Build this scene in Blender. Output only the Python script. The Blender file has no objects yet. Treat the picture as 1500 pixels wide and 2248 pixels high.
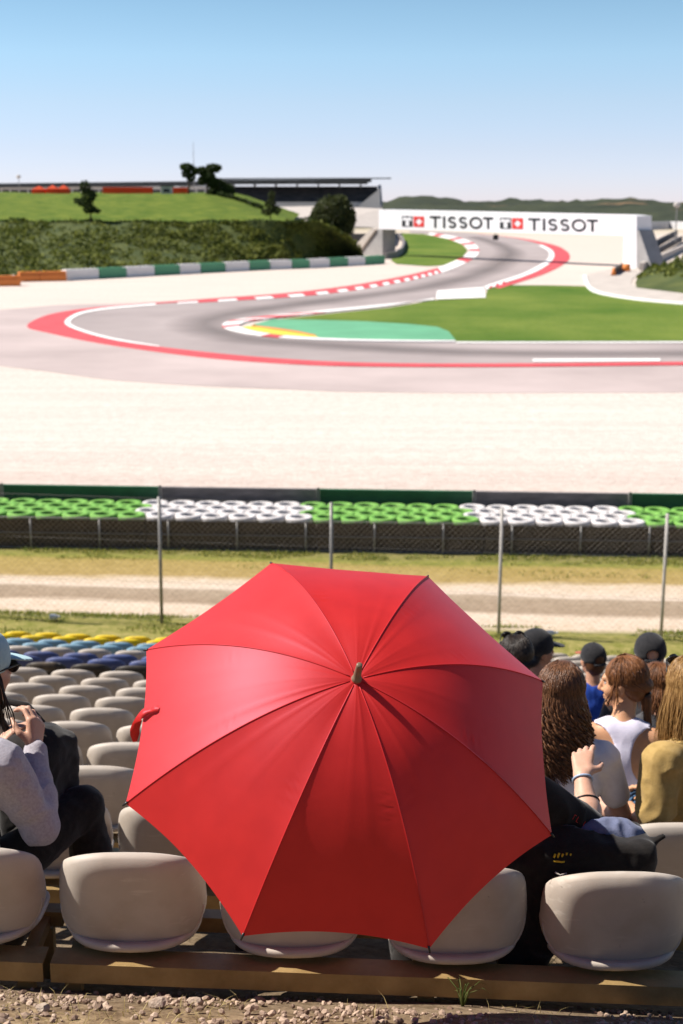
import bpy, bmesh, math, random
import numpy as np
from mathutils import Vector, Matrix, noise
from mathutils.geometry import tessellate_polygon

# ------------------------------------------------------------------ camera, sky, sun, exposure
scene = bpy.context.scene
R = math.radians
HC = 9.2                        # eye height above the race track
PITCH = R(12.17)
FPX = 3125.0                    # 50 mm lens on a 24 x 36 frame turned upright
cam_d = bpy.data.cameras.new('camera')
cam = bpy.data.objects.new('camera', cam_d)
scene.collection.objects.link(cam)
cam.location = (0, 0, HC)
cam.rotation_euler = (R(90) - PITCH, 0, 0)
cam_d.sensor_fit = 'VERTICAL'
cam_d.sensor_width = 24
cam_d.sensor_height = 36
cam_d.lens = 50.05
cam_d.clip_start = 0.1
cam_d.clip_end = 6000
cam_d.dof.use_dof = True
cam_d.dof.focus_distance = 3.75
cam_d.dof.aperture_fstop = 5.6
scene.camera = cam
scene.render.resolution_x = 683
scene.render.resolution_y = 1024
scene.render.engine = 'CYCLES'
scene.view_settings.view_transform = 'Standard'
scene.view_settings.look = 'None'
scene.view_settings.exposure = 0.70
scene.view_settings.gamma = 1.0
scene.cycles.max_bounces = 8
scene.cycles.transparent_max_bounces = 12

SUN_EL, SUN_AZ = R(50), R(-82)       # azimuth from straight ahead, negative = to the left
SUN_DIR = Vector((math.cos(SUN_EL) * math.sin(SUN_AZ), math.cos(SUN_EL) * math.cos(SUN_AZ), math.sin(SUN_EL)))
world = bpy.data.worlds.new('World')
scene.world = world
world.use_nodes = True
wn, wl = world.node_tree.nodes, world.node_tree.links
bg = wn['Background']
sky = wn.new('ShaderNodeTexSky')
sky.sky_type = 'NISHITA'
sky.sun_disc = False
sky.sun_elevation = SUN_EL
sky.sun_rotation = SUN_AZ
sky.air_density = 1.0
sky.dust_density = 0.0
sky.ozone_density = 1.0
tc = wn.new('ShaderNodeTexCoord')
mp = wn.new('ShaderNodeMapping')
mp.vector_type = 'POINT'
mp.inputs['Scale'].default_value = (1, 1, 1.6)
nm = wn.new('ShaderNodeVectorMath')
nm.operation = 'NORMALIZE'
wl.new(tc.outputs['Generated'], mp.inputs['Vector'])
wl.new(mp.outputs['Vector'], nm.inputs[0])
wl.new(nm.outputs['Vector'], sky.inputs['Vector'])
# sky tint by height; the overhead part is darkened to weaken ambient light
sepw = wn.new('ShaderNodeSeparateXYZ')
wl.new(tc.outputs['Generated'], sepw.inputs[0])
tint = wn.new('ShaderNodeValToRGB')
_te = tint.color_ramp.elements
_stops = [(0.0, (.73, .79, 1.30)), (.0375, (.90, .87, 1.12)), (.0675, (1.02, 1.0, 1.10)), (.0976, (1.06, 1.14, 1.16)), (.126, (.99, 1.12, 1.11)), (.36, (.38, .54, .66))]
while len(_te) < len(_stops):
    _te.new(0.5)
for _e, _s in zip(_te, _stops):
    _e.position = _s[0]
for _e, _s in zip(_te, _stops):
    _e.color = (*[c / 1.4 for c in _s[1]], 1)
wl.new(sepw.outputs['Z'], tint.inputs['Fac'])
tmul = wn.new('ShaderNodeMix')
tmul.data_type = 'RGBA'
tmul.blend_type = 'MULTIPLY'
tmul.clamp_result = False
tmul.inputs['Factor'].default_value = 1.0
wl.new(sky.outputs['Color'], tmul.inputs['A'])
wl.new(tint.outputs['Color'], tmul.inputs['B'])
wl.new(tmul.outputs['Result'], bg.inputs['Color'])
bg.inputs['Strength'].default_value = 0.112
sun_d = bpy.data.lights.new('sun', 'SUN')
sun_d.energy = 5.0
sun_d.angle = R(0.5)
sun_d.color = (1.0, 0.93, 0.84)
sun = bpy.data.objects.new('sun', sun_d)
scene.collection.objects.link(sun)
sun.rotation_euler = SUN_DIR.to_track_quat('Z', 'Y').to_euler()

random.seed(4)
rng = np.random.default_rng(4)

# ------------------------------------------------------------------ helpers: picture point -> place
_fw = Vector((0, math.cos(PITCH), -math.sin(PITCH)))
_up = Vector((0, math.sin(PITCH), math.cos(PITCH)))
_rt = Vector((1, 0, 0))
EYE = Vector((0, 0, HC))


def ray(px, py):
    return _fw + _rt * ((px - 750) / FPX) + _up * ((1124 - py) / FPX)


def on_z(px, py, z=0.0):
    d = ray(px, py)
    return EYE + d * ((z - HC) / d.z)


def on_y(px, py, y):
    d = ray(px, py)
    return EYE + d * (y / d.y)


# ------------------------------------------------------------------ helpers: tags and objects
def link(o, parent=None):
    scene.collection.objects.link(o)
    if parent is not None:
        o.parent = parent
    return o


def tag(o, label, cat, group=None):
    o['label'] = label
    o['category'] = cat
    if group:
        o['group'] = group
    return o


def thing(name, label, cat, loc=(0, 0, 0), rz=0.0, group=None):
    o = bpy.data.objects.new(name, None)
    o.empty_display_size = 0.1
    o.location = loc
    o.rotation_euler = (0, 0, rz)
    link(o)
    return tag(o, label, cat, group)


def mesh_obj(name, verts, faces, mats, parent=None, smooth=True, fmat=None, uvs=None):
    me = bpy.data.meshes.new(name)
    me.from_pydata([tuple(map(float, v)) for v in verts], [], [tuple(int(i) for i in f) for f in faces])
    if not isinstance(mats, (list, tuple)):
        mats = [mats]
    for m in mats:
        me.materials.append(m)
    if fmat is not None:
        me.polygons.foreach_set('material_index', list(fmat))
    if smooth:
        me.polygons.foreach_set('use_smooth', [True] * len(me.polygons))
    if uvs is not None:
        ul = me.uv_layers.new(name='UVMap')
        li = np.empty(len(me.loops), dtype=np.int32)
        me.loops.foreach_get('vertex_index', li)
        ul.data.foreach_set('uv', np.asarray(uvs, dtype=np.float32)[li].ravel())
    me.update()
    o = bpy.data.objects.new(name, me)
    return link(o, parent)


def kind(o, k='structure'):
    o['kind'] = k
    return o


class MB:
    def __init__(self):
        self.v, self.f, self.m = [], [], []

    def face(self, idx, m=0):
        self.f.append(idx)
        self.m.append(m)

    def add(self, verts, faces, m=0):
        b = len(self.v)
        self.v += [tuple(p) for p in verts]
        for f in faces:
            self.face([b + i for i in f], m)

    def box(self, c, s, m=0, rz=0.0, rx=0.0):
        c = Vector(c)
        M = Matrix.Rotation(rz, 3, 'Z') @ Matrix.Rotation(rx, 3, 'X')
        vs = [c + M @ Vector((s[0] * x / 2, s[1] * y / 2, s[2] * z / 2)) for z in (-1, 1) for y in (-1, 1) for x in (-1, 1)]
        self.add(vs, [(0, 2, 3, 1), (4, 5, 7, 6), (0, 1, 5, 4), (2, 6, 7, 3), (0, 4, 6, 2), (1, 3, 7, 5)], m)

    def prism(self, base, up, m=0):
        n = len(base)
        up = Vector(up)
        vs = [Vector(p) for p in base] + [Vector(p) + up for p in base]
        fs = [list(range(n))[::-1], list(range(n, 2 * n))]
        fs += [(i, (i + 1) % n, n + (i + 1) % n, n + i) for i in range(n)]
        self.add(vs, fs, m)

    def tube(self, path, rad, n=8, m=0, caps=True):
        path = [Vector(p) for p in path]
        if not hasattr(rad, '__len__'):
            rad = [rad] * len(path)
        b = len(self.v)
        ref = None
        for i, p in enumerate(path):
            t = (path[min(i + 1, len(path) - 1)] - path[max(i - 1, 0)])
            if t.length < 1e-9:
                t = Vector((0, 0, 1))
            t.normalize()
            if ref is None:
                ref = Vector((1, 0, 0)) if abs(t.x) < 0.8 else Vector((0, 1, 0))
            e1 = (ref - t * ref.dot(t)).normalized()
            ref = e1
            e2 = t.cross(e1)
            for k in range(n):
                a = 2 * math.pi * k / n
                self.v.append(tuple(p + (e1 * math.cos(a) + e2 * math.sin(a)) * rad[i]))
        for i in range(len(path) - 1):
            for k in range(n):
                k2 = (k + 1) % n
                self.face([b + i * n + k, b + i * n + k2, b + (i + 1) * n + k2, b + (i + 1) * n + k], m)
        if caps:
            self.face([b + k for k in range(n)][::-1], m)
            e = b + (len(path) - 1) * n
            self.face([e + k for k in range(n)], m)

    def ball(self, c, r, m=0, n=10):
        if not hasattr(r, '__len__'):
            r = (r, r, r)
        b = len(self.v)
        h = n // 2
        for i in range(h + 1):
            th = math.pi * i / h
            for k in range(n):
                a = 2 * math.pi * k / n
                self.v.append((c[0] + r[0] * math.sin(th) * math.cos(a), c[1] + r[1] * math.sin(th) * math.sin(a), c[2] - r[2] * math.cos(th)))
        for i in range(h):
            for k in range(n):
                k2 = (k + 1) % n
                self.face([b + i * n + k, b + i * n + k2, b + (i + 1) * n + k2, b + (i + 1) * n + k], m)

    def build(self, name, mats, parent=None, smooth=False):
        return mesh_obj(name, self.v, self.f, mats, parent, smooth, self.m)


# ------------------------------------------------------------------ helpers: materials
def new_mat(name):
    m = bpy.data.materials.new(name)
    m.use_nodes = True
    nt = m.node_tree
    return m, nt.nodes, nt.links, nt.nodes['Principled BSDF']


def mat(name, col, rough=0.6, var=0.12, scale=6.0, bump=0.0, bscale=None, spec=0.4, metal=0.0, col2=None, detail=6.0, coord='Object', stretch=None, sheen=0.0, bdist=0.01):
    m, n, l, p = new_mat(name)
    t = n.new('ShaderNodeTexCoord')
    src = t.outputs[coord]
    if stretch:
        mpn = n.new('ShaderNodeMapping')
        mpn.inputs['Scale'].default_value = stretch
        l.new(src, mpn.inputs['Vector'])
        src = mpn.outputs['Vector']
    nz = n.new('ShaderNodeTexNoise')
    nz.inputs['Scale'].default_value = scale
    nz.inputs['Detail'].default_value = detail
    nz.inputs['Roughness'].default_value = 0.62
    l.new(src, nz.inputs['Vector'])
    cr = n.new('ShaderNodeValToRGB')
    c2 = col2 if col2 else tuple(min(1, c * (1 + var)) for c in col)
    c1 = col if col2 else tuple(c * (1 - var) for c in col)
    cr.color_ramp.elements[0].position = 0.33
    cr.color_ramp.elements[1].position = 0.67
    cr.color_ramp.elements[0].color = (*c1, 1)
    cr.color_ramp.elements[1].color = (*c2, 1)
    l.new(nz.outputs['Fac'], cr.inputs['Fac'])
    l.new(cr.outputs['Color'], p.inputs['Base Color'])
    p.inputs['Roughness'].default_value = rough
    p.inputs['Specular IOR Level'].default_value = spec
    p.inputs['Metallic'].default_value = metal
    if sheen:
        p.inputs['Sheen Weight'].default_value = sheen
    if bump:
        nb = n.new('ShaderNodeTexNoise')
        nb.inputs['Scale'].default_value = bscale or scale * 8
        nb.inputs['Detail'].default_value = 5
        l.new(src, nb.inputs['Vector'])
        bp = n.new('ShaderNodeBump')
        bp.inputs['Strength'].default_value = bump
        bp.inputs['Distance'].default_value = bdist
        l.new(nb.outputs['Fac'], bp.inputs['Height'])
        l.new(bp.outputs['Normal'], p.inputs['Normal'])
    return m


M = {}
M['asphalt'] = mat('asphalt', (0.345, 0.295, 0.288), 0.85, scale=0.06, var=0.17, bump=0.3, bscale=14, detail=9, spec=0.3)
M['runoff'] = mat('runoff_asphalt', (0.44, 0.365, 0.352), 0.9, scale=0.08, var=0.14, bump=0.3, bscale=10, detail=9, spec=0.25)
M['gravel'] = mat('gravel', (0.53, 0.45, 0.40), 0.95, scale=0.35, col2=(0.64, 0.56, 0.51), bump=0.6, bscale=9, detail=10, spec=0.2, bdist=0.05)
M['infield'] = mat('infield_grass', (0.055, 0.12, 0.009), 0.9, scale=0.11, col2=(0.165, 0.21, 0.036), bump=1.0, bscale=3.0, detail=13, spec=0.15, stretch=(0.6, 0.35, 1), bdist=0.1)
M['bank_grass'] = mat('bank_grass', (0.05, 0.10, 0.008), 0.9, scale=0.35, col2=(0.15, 0.185, 0.025), bump=0.8, bscale=2.0, detail=9, spec=0.15, bdist=0.15)
M['bank_soil'] = mat('bank_soil', (0.035, 0.055, 0.010), 0.95, scale=0.3, col2=(0.085, 0.10, 0.022), bump=0.5, bscale=2.0)
M['paint_red'] = mat('painted_red', (0.56, 0.075, 0.085), 0.7, scale=0.5, var=0.12)
M['paint_white'] = mat('painted_white', (0.80, 0.78, 0.76), 0.7, scale=0.6, var=0.06)
M['paint_green'] = mat('painted_green', (0.115, 0.34, 0.19), 0.75, scale=0.2, var=0.12)
M['paint_yellow'] = mat('painted_yellow', (0.80, 0.55, 0.06), 0.7, scale=0.5, var=0.1)
M['paint_orange'] = mat('painted_orange', (0.70, 0.22, 0.05), 0.7, scale=0.5, var=0.1)
M['concrete'] = mat('concrete', (0.47, 0.42, 0.38), 0.9, scale=0.5, var=0.15, bump=0.2, bscale=4)
M['concrete_grey'] = mat('grey_concrete', (0.30, 0.29, 0.29), 0.9, scale=0.4, var=0.15, bump=0.2, bscale=4)
M['white_panel'] = mat('white_panel', (0.78, 0.77, 0.80), 0.5, scale=0.4, var=0.03)
M['black_paint'] = mat('black_paint', (0.012, 0.012, 0.014), 0.5, var=0.1)
M['logo_red'] = mat('logo_red', (0.62, 0.035, 0.03), 0.5, var=0.05)
M['galv'] = mat('galvanised_steel', (0.26, 0.25, 0.24), 0.5, scale=9, var=0.2, metal=0.3)
M['pale_post'] = mat('pale_post', (0.47, 0.44, 0.41), 0.7, scale=6, var=0.15)
M['rubber'] = mat('black_rubber', (0.04, 0.031, 0.025), 0.8, scale=5, col2=(0.095, 0.072, 0.055), bump=0.3, bscale=40)
M['tyre_green'] = mat('green_tyre_paint', (0.10, 0.30, 0.04), 0.7, scale=6, col2=(0.22, 0.44, 0.09), bump=0.2, bscale=30)
M['tyre_white'] = mat('white_tyre_paint', (0.46, 0.43, 0.42), 0.7, scale=6, col2=(0.74, 0.71, 0.71), bump=0.2, bscale=30)
M['belt_green'] = mat('green_belt', (0.030, 0.125, 0.06), 0.6, scale=1.5, var=0.25, stretch=(1, 1, 4))
M['belt_grey'] = mat('grey_belt', (0.13, 0.12, 0.12), 0.7, scale=2.0, col2=(0.25, 0.225, 0.225), stretch=(1, 1, 5))
M['bark'] = mat('bark', (0.08, 0.055, 0.035), 0.9, scale=8, var=0.3)
M['roof_dark'] = mat('dark_roof', (0.05, 0.055, 0.06), 0.6, scale=0.2, var=0.2)
M['stand_dark'] = mat('stand_seats', (0.035, 0.038, 0.05), 0.8, scale=0.3, col2=(0.10, 0.095, 0.10))
M['wall_pale'] = mat('pale_wall', (0.55, 0.54, 0.55), 0.8, scale=0.1, var=0.1)
M['beam'] = mat('weathered_steel_beam', (0.26, 0.17, 0.065), 0.55, scale=7, col2=(0.40, 0.275, 0.12), bump=0.15, bscale=50, metal=0.2)
M['dark_steel'] = mat('dark_steel', (0.05, 0.045, 0.04), 0.5, scale=8, var=0.3, metal=0.4)
M['plastic_black'] = mat('black_plastic', (0.012, 0.012, 0.013), 0.35, var=0.1)


def leaf_mat(name, c1, c2, transl=0.3, scale=0.6):
    m, n, l, p = new_mat(name)
    g = n.new('ShaderNodeNewGeometry')
    cr = n.new('ShaderNodeValToRGB')
    cr.color_ramp.elements[0].color = (*c1, 1)
    cr.color_ramp.elements[1].color = (*c2, 1)
    l.new(g.outputs['Random Per Island'], cr.inputs['Fac'])
    l.new(cr.outputs['Color'], p.inputs['Base Color'])
    p.inputs['Roughness'].default_value = 0.7
    p.inputs['Specular IOR Level'].default_value = 0.25
    tr = n.new('ShaderNodeBsdfTranslucent')
    l.new(cr.outputs['Color'], tr.inputs['Color'])
    mx = n.new('ShaderNodeMixShader')
    mx.inputs['Fac'].default_value = transl
    l.new(p.outputs['BSDF'], mx.inputs[1])
    l.new(tr.outputs['BSDF'], mx.inputs[2])
    l.new(mx.outputs['Shader'], n['Material Output'].inputs['Surface'])
    return m


M['red_cloth'] = leaf_mat('red_tarpaulin', (0.78, 0.10, 0.04), (0.85, 0.16, 0.06), 0.5)
M['leaf_dark'] = leaf_mat('dark_leaves', (0.018, 0.032, 0.006), (0.055, 0.085, 0.018))
M['leaf_mid'] = leaf_mat('mid_leaves', (0.03, 0.05, 0.006), (0.22, 0.24, 0.045))
M['leaf_olive'] = leaf_mat('olive_leaves', (0.03, 0.04, 0.012), (0.085, 0.10, 0.03))
M['grass_blade'] = leaf_mat('grass_blades', (0.10, 0.17, 0.015), (0.36, 0.33, 0.08), 0.35)
M['dry_blade'] = leaf_mat('dry_grass_blades', (0.30, 0.23, 0.08), (0.52, 0.42, 0.2), 0.3)
M['stone'] = leaf_mat('stones', (0.13, 0.08, 0.055), (0.48, 0.36, 0.27), 0.0)


def seat_plastic(name, col):
    m = mat(name, col, 0.55, scale=4.0, var=0.10, bump=0.06, bscale=260, spec=0.35, detail=8)
    n, l = m.node_tree.nodes, m.node_tree.links
    p = n['Principled BSDF']
    t = n.new('ShaderNodeTexCoord')
    oi = n.new('ShaderNodeObjectInfo')
    ad = n.new('ShaderNodeVectorMath')
    ad.operation = 'ADD'
    l.new(t.outputs['Object'], ad.inputs[0])
    cb = n.new('ShaderNodeCombineXYZ')
    mu = n.new('ShaderNodeMath')
    mu.operation = 'MULTIPLY'
    mu.inputs[1].default_value = 40
    l.new(oi.outputs['Random'], mu.inputs[0])
    l.new(mu.outputs[0], cb.inputs['X'])
    l.new(mu.outputs[0], cb.inputs['Y'])
    l.new(cb.outputs[0], ad.inputs[1])
    src = p.inputs['Base Color'].links[0].from_socket
    # dust smears, scuffs and specks of dirt
    for sc, lo, hi, dirt, amt, st in ((7, 0.52, 0.74, (0.30, 0.22, 0.14), 0.35, (1, 1, 1)), (38, 0.71, 0.76, (0.12, 0.085, 0.06), 0.45, (1, 1, 1)), (22, 0.62, 0.72, (0.75, 0.70, 0.62), 0.3, (0.35, 1, 2.2))):
        mp_ = n.new('ShaderNodeMapping')
        mp_.inputs['Scale'].default_value = st
        l.new(ad.outputs[0], mp_.inputs['Vector'])
        nz = n.new('ShaderNodeTexNoise')
        nz.inputs['Scale'].default_value = sc
        nz.inputs['Detail'].default_value = 6
        l.new(mp_.outputs['Vector'], nz.inputs['Vector'])
        mr = n.new('ShaderNodeMapRange')
        mr.inputs['From Min'].default_value = lo
        mr.inputs['From Max'].default_value = hi
        mr.inputs['To Max'].default_value = amt
        l.new(nz.outputs['Fac'], mr.inputs['Value'])
        mx = n.new('ShaderNodeMix')
        mx.data_type = 'RGBA'
        l.new(mr.outputs['Result'], mx.inputs['Factor'])
        l.new(src, mx.inputs['A'])
        mx.inputs['B'].default_value = (*dirt, 1)
        src = mx.outputs['Result']
    l.new(src, p.inputs['Base Color'])
    return m


M['seat_white'] = seat_plastic('weathered_white_plastic', (0.49, 0.43, 0.37))
M['seat_black'] = seat_plastic('black_seat_plastic', (0.035, 0.028, 0.022))
M['seat_navy'] = seat_plastic('navy_seat_plastic', (0.075, 0.10, 0.24))
M['seat_blue'] = seat_plastic('light_blue_seat_plastic', (0.19, 0.34, 0.45))
M['seat_yellow'] = seat_plastic('yellow_seat_plastic', (0.78, 0.55, 0.012))


# ------------------------------------------------------------------ helpers: organic bodies (signed distance field -> one continuous mesh)
class Body:
    """collects rounded bones and lumps; mesh() polygonises their smooth union"""
    def __init__(self, cell=0.006):
        self.p, self.cell = [], cell

    def cone(self, a, b, ra, rb, k=0.02):
        self.p.append(('c', np.array(a, float), np.array(b, float), ra, rb, k))
        return self

    def chain(self, pts, rads, k=0.02):
        for i in range(len(pts) - 1):
            self.cone(pts[i], pts[i + 1], rads[i], rads[i + 1], k)
        return self

    def ell(self, c, r, k=0.02, rot=None):
        self.p.append(('e', np.array(c, float), np.array(r, float), np.array(rot) if rot is not None else None, 0, k))
        return self

    def rbox(self, c, s, r, k=0.02, rot=None):
        self.p.append(('b', np.array(c, float), np.array(s, float), np.array(rot) if rot is not None else None, r, k))
        return self

    def cut(self, c, r, rot=None, k=0.006):
        self.p.append(('x', np.array(c, float), np.array(r, float), np.array(rot) if rot is not None else None, 0, k))
        return self

    def below(self, z):
        self.p.append(('z', z, 0, 0, 0, 0))
        return self

    @staticmethod
    def _bound(q):
        t = q[0]
        if t == 'c':
            return np.minimum(q[1] - q[3], q[2] - q[4]), np.maximum(q[1] + q[3], q[2] + q[4])
        r = np.full(3, np.linalg.norm(q[2]) if t == 'b' else np.max(q[2]))
        if t == 'b':
            r = r + q[4]
        return q[1] - r, q[1] + r

    def mesh(self):
        h = self.cell
        bs = [self._bound(q) for q in self.p if q[0] in 'ceb']
        lo = np.min([b[0] for b in bs], 0) - 4 * h
        hi = np.max([b[1] for b in bs], 0) + 4 * h
        n = np.ceil((hi - lo) / h).astype(int) + 1
        D = np.full(n, 1.0, np.float32)
        for q in self.p:
            if q[0] == 'z':
                zz = lo[2] + h * np.arange(n[2])
                D = np.maximum(D, (q[1] - zz)[None, None, :].astype(np.float32))
                continue
            a, b = self._bound(q)
            mg = q[5] + 3 * h
            i0 = np.maximum(0, np.floor((a - mg - lo) / h).astype(int))
            i1 = np.minimum(n, np.ceil((b + mg - lo) / h).astype(int) + 1)
            if np.any(i1 <= i0):
                continue
            X, Y, Z = np.meshgrid(*[(lo[d] + h * np.arange(i0[d], i1[d])).astype(np.float32) for d in range(3)], indexing='ij')
            if q[0] == 'c':
                ab = q[2] - q[1]
                L = max(float(ab @ ab), 1e-9)
                px, py, pz = X - q[1][0], Y - q[1][1], Z - q[1][2]
                t = np.clip((px * ab[0] + py * ab[1] + pz * ab[2]) / L, 0, 1)
                d = np.sqrt((px - t * ab[0]) ** 2 + (py - t * ab[1]) ** 2 + (pz - t * ab[2]) ** 2) - (q[3] + (q[4] - q[3]) * t)
            else:
                px, py, pz = X - q[1][0], Y - q[1][1], Z - q[1][2]
                if q[3] is not None:
                    W = q[3].T
                    px, py, pz = (W[0, 0] * px + W[0, 1] * py + W[0, 2] * pz, W[1, 0] * px + W[1, 1] * py + W[1, 2] * pz, W[2, 0] * px + W[2, 1] * py + W[2, 2] * pz)
                if q[0] == 'b':
                    ax, ay, az = np.abs(px) - q[2][0], np.abs(py) - q[2][1], np.abs(pz) - q[2][2]
                    d = np.sqrt(np.maximum(ax, 0) ** 2 + np.maximum(ay, 0) ** 2 + np.maximum(az, 0) ** 2) + np.minimum(np.maximum(ax, np.maximum(ay, az)), 0) - q[4]
                else:
                    r = q[2]
                    k0 = np.sqrt((px / r[0]) ** 2 + (py / r[1]) ** 2 + (pz / r[2]) ** 2)
                    k1 = np.sqrt((px / r[0] ** 2) ** 2 + (py / r[1] ** 2) ** 2 + (pz / r[2] ** 2) ** 2)
                    d = k0 * (k0 - 1) / np.maximum(k1, 1e-6)
            sl = tuple(slice(i0[d_], i1[d_]) for d_ in range(3))
            A = D[sl]
            if q[0] == 'x':
                D[sl] = np.maximum(A, -d)
            else:
                k = max(q[5], 1e-4)
                hh = np.maximum(k - np.abs(A - d), 0) / k
                D[sl] = np.minimum(A, d) - hh * hh * k * 0.25
        return self._nets(D, lo, h)

    @staticmethod
    def _nets(D, lo, h):
        S = D < 0
        c = [(0, 0, 0), (1, 0, 0), (0, 1, 0), (1, 1, 0), (0, 0, 1), (1, 0, 1), (0, 1, 1), (1, 1, 1)]
        sh = tuple(np.array(D.shape) - 1)

        def sub(A, o):
            return A[o[0]:o[0] + sh[0], o[1]:o[1] + sh[1], o[2]:o[2] + sh[2]]
        cnt = sum(sub(S, o).astype(np.int8) for o in c)
        ijk = np.argwhere((cnt > 0) & (cnt < 8))
        idx = np.full(sh, -1, np.int32)
        idx[tuple(ijk.T)] = np.arange(len(ijk))
        V = np.stack([D[ijk[:, 0] + o[0], ijk[:, 1] + o[1], ijk[:, 2] + o[2]] for o in c], 1)
        P = np.zeros((len(ijk), 3))
        N = np.zeros(len(ijk))
        co = np.array(c, float)
        for a in range(8):
            for b in range(a + 1, 8):
                if np.abs(co[a] - co[b]).sum() != 1:
                    continue
                mk = (V[:, a] < 0) != (V[:, b] < 0)
                t = V[mk, a] / (V[mk, a] - V[mk, b])
                P[mk] += co[a] + t[:, None] * (co[b] - co[a])
                N[mk] += 1
        verts = lo + h * (ijk + P / N[:, None])
        faces = []
        for ax in range(3):
            u, v = [(1, 2), (2, 0), (0, 1)][ax]
            s0 = [slice(None)] * 3
            s1 = [slice(None)] * 3
            s0[ax], s1[ax] = slice(0, -1), slice(1, None)
            A, B = S[tuple(s0)], S[tuple(s1)]
            e = np.argwhere(A != B)
            e = e[(e[:, u] > 0) & (e[:, v] > 0) & (e[:, u] < sh[u]) & (e[:, v] < sh[v])]
            ins = A[tuple(e.T)]
            q = []
            for du, dv in ((-1, -1), (0, -1), (0, 0), (-1, 0)):
                ee = e.copy()
                ee[:, u] += du
                ee[:, v] += dv
                q.append(idx[tuple(ee.T)])
            q = np.stack(q, 1)
            q[~ins] = q[~ins][:, ::-1]
            faces.append(q)
        return verts, np.concatenate(faces)

    def build(self, name, material, parent=None, wrinkle=0.0, wscale=9.0, wstretch=(1, 1, 1)):
        v, f = self.mesh()
        o = mesh_obj(name, v, f, material, parent, True)
        if wrinkle:
            me = o.data
            nrm = [x.vector.copy() for x in me.vertex_normals]
            sx = Vector(wstretch)
            for i, vt in enumerate(me.vertices):
                q = Vector((vt.co.x * sx.x, vt.co.y * sx.y, vt.co.z * sx.z)) * wscale
                w = noise.noise(q + Vector((3.1, 7.7, 1.3)))
                w2 = 1 - abs(noise.noise(q * 1.7 + Vector((9.1, 2.7, 5.3)))) * 2
                vt.co += nrm[i] * (wrinkle * (0.7 * w + 0.6 * w2 - 0.3))
        return o


def resample(pts, n, closed=False):
    """smooth curve through the points, n samples evenly spaced along it"""
    P = [Vector(p) for p in pts]
    dense = []
    for i in range(len(P) - 1):
        p0, p1, p2, p3 = P[max(i - 1, 0)], P[i], P[i + 1], P[min(i + 2, len(P) - 1)]
        for j in range(12):
            t = j / 12
            dense.append(0.5 * ((2 * p1) + (p2 - p0) * t + (2 * p0 - 5 * p1 + 4 * p2 - p3) * t * t + (3 * p1 - p0 - 3 * p2 + p3) * t ** 3))
    dense.append(P[-1])
    L = [0.0]
    for a, b in zip(dense, dense[1:]):
        L.append(L[-1] + (b - a).length)
    out = []
    j = 0
    for i in range(n):
        s = L[-1] * i / (n - 1)
        while j < len(L) - 2 and L[j + 1] < s:
            j += 1
        t = (s - L[j]) / max(L[j + 1] - L[j], 1e-9)
        out.append(dense[j].lerp(dense[j + 1], t))
    return out


ORD = ['first', 'second', 'third', 'fourth', 'fifth', 'sixth', 'seventh', 'eighth', 'ninth', 'tenth', 'eleventh', 'twelfth', 'thirteenth', 'fourteenth', 'fifteenth', 'sixteenth', 'seventeenth', 'eighteenth', 'nineteenth', 'twentieth', 'twenty-first', 'twenty-second', 'twenty-third', 'twenty-fourth', 'twenty-fifth', 'twenty-sixth', 'twenty-seventh', 'twenty-eighth', 'twenty-ninth', 'thirtieth']

# ------------------------------------------------------------------ the ground
def lat(y):
    return float(np.interp(y, [0, 22, 30, 34, 62], [0.042, 0.042, 0.0145, 0.0145, 0.0]))


_slope = [(-60, 14.0), (-40, 10.5), (-8, 0.6), (-4, -0.45), (0, -1.32), (3.0, -2.0), (3.45, -2.145), (3.62, -2.22), (3.86, -2.34)]  # unseen rise behind the camera, added to block low sky light
_slope += [(4.02, -2.41), (4.25, -2.52)]
for _k in range(1, 18):
    _slope.append((3.9 + 1.03 * _k + 0.02, -2.5 - 0.2955 * _k + 0.00062 * _k * _k))
_slope += [(22.2, -7.36), (24.45, -7.36), (24.8, -7.40), (25.1, -7.44), (30.5, -7.47), (33.4, -7.6), (68, -HC), (6000, -HC)]
_sy, _sz = [a for a, b in _slope], [b for a, b in _slope]


def gz(x, y):
    return HC + float(np.interp(y, _sy, _sz)) - lat(y) * max(-14, min(14, x))


def sheet(name, xs, ys, zf, m, jit=0.0):
    vs, fs = [], []
    for y in ys:
        for x in xs:
            z = zf(x, y)
            if jit:
                z += jit * noise.noise(Vector((x * 1.3, y * 1.3, 0))) + jit * 0.5 * noise.noise(Vector((x * 4.3, y * 4.3, 2)))
            vs.append((x, y, z))
    w = len(xs)
    for j in range(len(ys) - 1):
        for i in range(w - 1):
            fs.append((j * w + i, j * w + i + 1, (j + 1) * w + i + 1, (j + 1) * w + i))
    return kind(mesh_obj(name, vs, fs, m, None, True))


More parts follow.
